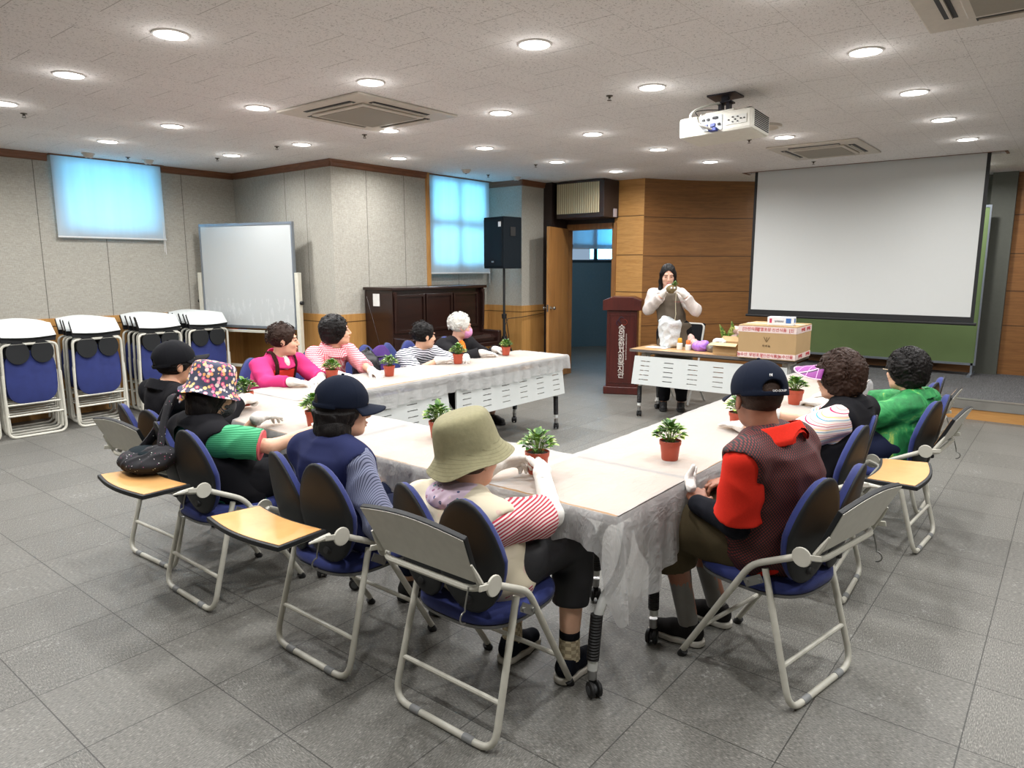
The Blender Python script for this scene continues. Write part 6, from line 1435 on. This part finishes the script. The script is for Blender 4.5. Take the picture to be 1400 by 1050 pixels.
t = NT('purple checked straw'); v = t.coord(); x, y, z = t.sep(v); w1 = t.math('LESS_THAN', t.math('ABSOLUTE', t.math('SUBTRACT', t.math('FRACT', t.math('MULTIPLY', t.math('ADD', y, 10), 16)), .5)), .05); w2_ = t.math('LESS_THAN', t.math('ABSOLUTE', t.math('SUBTRACT', t.math('FRACT', t.math('MULTIPLY', t.math('ADD', x, 10), 16)), .5)), .03); b3 = t.math('LESS_THAN', t.math('ABSOLUTE', t.math('SUBTRACT', t.math('FRACT', t.math('MULTIPLY', t.math('ADD', y, 10.02), 13)), .5)), .10)
t.base(t.mix(t.math('MAXIMUM', w1, w2_), t.mix(b3, S(128, 44, 128), S(40, 20, 48)), S(206, 160, 196))); t.set(Roughness=.6); mVis = t.m
P = []
for i in range(8):
    q = i/7; row = []
    for j in range(25):
        a = -1.45+2.9*j/24; ln = .125*max(0, math.cos(a*.92))**.6; row.append((-.015+(.112+ln*q)*math.cos(a), (.104+ln*q*.35)*math.sin(a), .035-.10*ln*q-(math.sin(a)**2)*.045*(.3+q)))
    P.append(row)
o = MB().grid(P).build('sun_visor', mVis, F.root, solid=.005); F.place(o, (0.01, 0, .026), (0, .0, 0))
MB().tube(P[-1], .004, 6).build('visor_edge', M('pale pink binding', S(226, 186, 206), .7), o)
bd = [(-.02+.094*math.cos(a), .084*math.sin(a), .02) for a in [i*2*PI/30 for i in range(30)]]; MB().tube(bd, .008, 6, closed=True, flat=1.6).build('visor_band', mVis, o)
basics(F, mBlackF)
# 12 green blouse
mGrB = NT('green crinkled blouse'); v = mGrB.coord(); n1 = mGrB.noise(v, 9, 4, .6, 1.2); mGrB.base(mGrB.ramp(n1, [(.3, S(16, 92, 44)), (.5, S(24, 124, 62)), (.62, S(60, 150, 80)), (.7, S(150, 176, 80)), (.74, S(30, 130, 66))])); mGrB.set(Roughness=.7); mGrB.bump(n1, .5, .01); mGrB = mGrB.m
F = Fig('person in shiny green blouse with black permed hair', (4.52, .80), math.radians(84), (4.65, .75, .97), math.radians(66), .05, wd=1.02, skin=mSk)
F.pose = {1: dict(curl=.5), -1: dict(curl=.5)}
F.arm(1, (4.40, 1.14, .77), (4.44, 1.25, .765), pole=(-.1, .7, -1)); F.arm(-1, (4.74, 1.14, .77), (4.70, 1.25, .765), pole=(-.1, -.7, -1))
F.body(); F.shirt(mGrB, .62, loose=.020, fold=.010, name='blouse'); F.collar(mGrB, .03, g=.014); F.glove(1, cuff=.04); F.glove(-1, cuff=.04); F.hair('curly', mHBlack); F.curls(mHBlack, 420, 31, .0028)
MB().tube([F.H+F.R @ Vector(p) for p in ((.095, .055, .01), (.085, .080, .012), (0, .088, .008))], .0022, 6).build('eyeglass_frame', M('beige frame', S(190, 170, 140), .4), F.root)
basics(F, mNavy)
# ================================================================== soft things
def soft(name, label, cat, loc, f, lo, hi, h, mat, part, group=None, rz=0):
    t = thing(name, label, cat, loc, rz, group); o = sdf_obj(part, f, lo, hi, h, mat, t); return t, o
mDots = spots('black fabric with coloured dots', S(20, 20, 26), [S(200, 190, 200), S(150, 60, 90), S(190, 200, 190), S(120, 60, 110)], 62, .26)
t, o = soft('shoulder_bag', 'black dotted shoulder bag slumped on the lowered wooden chair desk', 'bag', (1.395, 3.30, .645), lambda P: smax(smin(ell(P, (0, .02, .045), (.10, .15, .052)), ell(P, (.05, -.05, .07), (.07, .09, .05)), .03), -.0-P[:, 2]+.0, .006)+folds(P, 50, .008, 2), (-.16, -.2, -.02), (.18, .22, .16), .006, mDots, 'bag_body')
m = MB(); pth = [Vector(p) for p in ((.04, -.06, .08), (.08, -.02, .20), (.12, -.01, .30), (.145, .0, .335), (.15, .03, .30), (.10, .08, .16), (.03, .12, .07))]; m.tube(fillet(pth, .06, 5), .03, 10, flat=.45); m.build('strap', mDots, t)
sdf_obj('top_panel', lambda P: ell(P, (0.02, .03, .085), (.07, .11, .022)), (-.08, -.1, .05), (.12, .16, .12), .006, fab('dark teal lining', S(22, 34, 40)), t)
# backpacks on the chair between gingham and striped
t, o = soft('backpack', 'shiny black backpack on the chair beside the purple one', 'backpack', (3.95, 4.80, .46), lambda P: ell(P, (0, 0, .20), (.13, .12, .21))+folds(P, 40, .010, 2), (-.18, -.18, -.04), (.18, .18, .45), .009, M('glossy black nylon', S(18, 18, 22), .35, bump=.4, scale=60), 'bag_body')
m = MB(); m.tube(fillet([(-.08, -.1, .30), (-.14, -.16, .2), (-.12, -.14, .05)], .05, 4), .012, 8); m.tube(fillet([(-.03, -.02, .39), (0, -.02, .44), (.03, -.02, .39)], .02, 4), .008, 8); m.build('strap', M('glossy black nylon', S(18, 18, 22), .35), t)
t, o = soft('backpack', 'purple drawstring backpack leaning on the blue chair back between two seated people', 'backpack', (4.18, 4.88, .46), lambda P: ell(P, (0, 0, .20), (.12, .10, .23))+folds(P, 40, .010, 6), (-.18, -.16, -.05), (.18, .16, .47), .009, fab('purple fabric', S(84, 58, 122)), 'bag_body')
MB().tube([(.10*math.cos(a), .07*math.sin(a)-.01, .33) for a in [i*2*PI/24 for i in range(24)]], .009, 6, closed=True).build('drawstring', M('black white cord', S(50, 48, 56), .7), t)
# presenter's table
mPl = NT('white plastic bag film'); nz = mPl.noise(mPl.coord(), 30, 4, .6, 1); mPl.base(mPl.mix(nz, S(196, 204, 208), S(228, 232, 234))); mPl.set(Roughness=.4); mPl.bump(nz, .6, .02); mPl.b.inputs['Transmission Weight'].default_value = .1; mPl = mPl.m
soft('plastic_bag', 'tall crumpled white plastic bag in front of the standing person', 'bag', (6.92, 3.38, TZ), lambda P: smax(smax(chain(P, [(0, 0, .05), (0, 0, .24)], [.095, .12], .02)*1.0, P[:, 2]-.30-.03*np.sin(P[:, 1]*30), .004), .0-P[:, 2], .01)+folds(P, 34, .014, 2), (-.17, -.17, -.02), (.17, .17, .36), .007, mPl, 'bag_film')
tag(MB().grid([[(6.72+.17*i/8+.004*math.sin(j), 3.33+.24*j/8, TZ+.002+.002*abs(math.sin(i*2+j))) for j in range(9)] for i in range(9)]).build('paper_sheet', M('white sheet', S(225, 225, 222), .7), None, solid=.002), 'white sheet lying under the plastic bag on the presenter table', 'sheet')
def bottle(label, x, y, cc, body, hh=.085):
    t = thing('glue_bottle', label, 'bottle', (x, y, TZ)); MB().lathe([(0, 0), (.028, 0), (.03, .01), (.03, hh*.72), (.02, hh*.82)], n=20).build('bottle_body', body, t); MB().lathe([(.022, hh*.8), (.024, hh*.84), (.024, hh*1.25), (.016, hh*1.4), (0, hh*1.42)], n=18).build('cap', cc, t)
bottle('small bottle with a mustard cap beside the white plastic bag', 6.80, 3.20, M('mustard cap', S(196, 146, 36), .4), M('white bottle', S(216, 220, 216), .4))
bottle('small bottle with an orange cap, nearest the purple bag', 6.79, 3.10, M('orange cap', S(226, 116, 56), .4), M('white bottle', S(216, 220, 216), .4), .075)
soft('stuffed_pouch', 'pinkish crumpled clear bag of supplies behind the orange cap bottle', 'bag', (6.88, 3.08, TZ), lambda P: smax(smin(ell(P, (0, 0, .05), (.06, .06, .06)), ell(P, (.0, .03, .11), (.03, .035, .05)), .02), -P[:, 2], .005)+folds(P, 60, .010, 4), (-.1, -.1, -.02), (.1, .12, .2), .006, M('blush plastic', S(206, 170, 160), .4, bump=.6, scale=40), 'pouch_film')
soft('purple_bag', 'small knotted lilac plastic bag on the presenter table', 'bag', (6.80, 2.97, TZ), lambda P: smax(smin(ell(P, (0, 0, .045), (.075, .085, .055)), ell(P, (0, -.05, .08), (.03, .04, .03)), .02), -P[:, 2], .005)+folds(P, 50, .010, 7), (-.11, -.13, -.02), (.11, .13, .14), .006, M('lilac plastic film', S(160, 110, 206), .35, bump=.6, scale=40), 'bag_film')
soft('soil_bag', 'grey clear bag of soil between the lilac bag and the small open box', 'bag', (6.80, 2.80, TZ), lambda P: smax(ell(P, (0, 0, .045), (.08, .10, .06)), -P[:, 2], .005)+folds(P, 50, .010, 9), (-.11, -.14, -.02), (.11, .14, .13), .006, M('soil in grey film', S(110, 106, 98), .35, bump=.6, scale=40), 'bag_film')
soft('white_cloth', 'white bundled cloth resting on the grey bag of soil', 'cloth', (6.82, 2.78, TZ+.085), lambda P: ell(P, (0, 0, .02), (.06, .075, .035))+folds(P, 50, .008, 3), (-.1, -.1, -.03), (.1, .1, .08), .006, M('white cloth', S(214, 214, 212), .8), 'cloth_folds')
t = thing('leafy_cutting', 'long green and yellow leaves wrapped in clear film lying behind the open box', 'leaves', (6.97, 2.72, TZ)); m = MB()
for i, (dx, dz, L) in enumerate(((-.3, .8, .28), (-.1, .9, .32), (-.6, .7, .24), (.1, .75, .28), (-.45, .95, .28))): leaf(m, Vector((0, .03*i-.05, .02)), Vector((-.15, dx, dz)), Vector((1, 0, 0)), L, .035)
m.build('leaves', mLeaf, t, ang=180)
soft('bulb_bag', 'clear bag of pale bulbs piled behind the small open box', 'bag', (6.95, 2.60, TZ), lambda P: np.minimum.reduce([ell(P, (0, .075*math.sin(i*2.1), .04+.026*i), (.055, .050, .042)) for i in range(8)])+folds(P, 60, .005, 4), (-.12, -.17, -.02), (.12, .17, .30), .006, M('pale bulb skin', S(196, 170, 160), .4, bump=.5, scale=50), 'bulbs')
# chair behind the presenter
t = thing('office_chair', 'black cushioned chair with pale frame standing behind the presenter table', 'chair', (7.62, 3.56, 0), PI)
MB().tube(fillet([(.22, .2, .012), (-.02, .2, .45), (-.16, .2, .92), (-.16, -.2, .92), (-.02, -.2, .45), (.22, -.2, .012)], .05, 4), .0125, 8).tube(fillet([(-.24, .2, .012), (.18, .2, .47)], .05, 3), .0125, 8).tube([(-.24, -.2, .012), (.18, -.2, .47)], .0125, 8).build('frame', M('pale grey tube', S(180, 178, 172), .4), t)
MB().b2((-.03, -.19, .44), (.24, .19, .49)).build('seat', mBlackF, t, bevel=.02, smooth=False); MB().box((-.14, 0, .80), (.04, .42, .27), (0, -.25, 0)).build('backrest', mBlackF, t, bevel=.02, smooth=False)
tag(sdf_obj('dark_coat', lambda P: chain(P, [(9.03, 6.26, 1.3), (9.03, 6.27, .85), (9.03, 6.28, .35)], [.07, .12, .15], .03)+folds(P, 30, .01, 2), (8.8, 6.0, .1), (9.3, 6.6, 1.5), .015, mBlackF, None), 'dark coat hanging just inside the doorway behind the door leaf', 'coat')
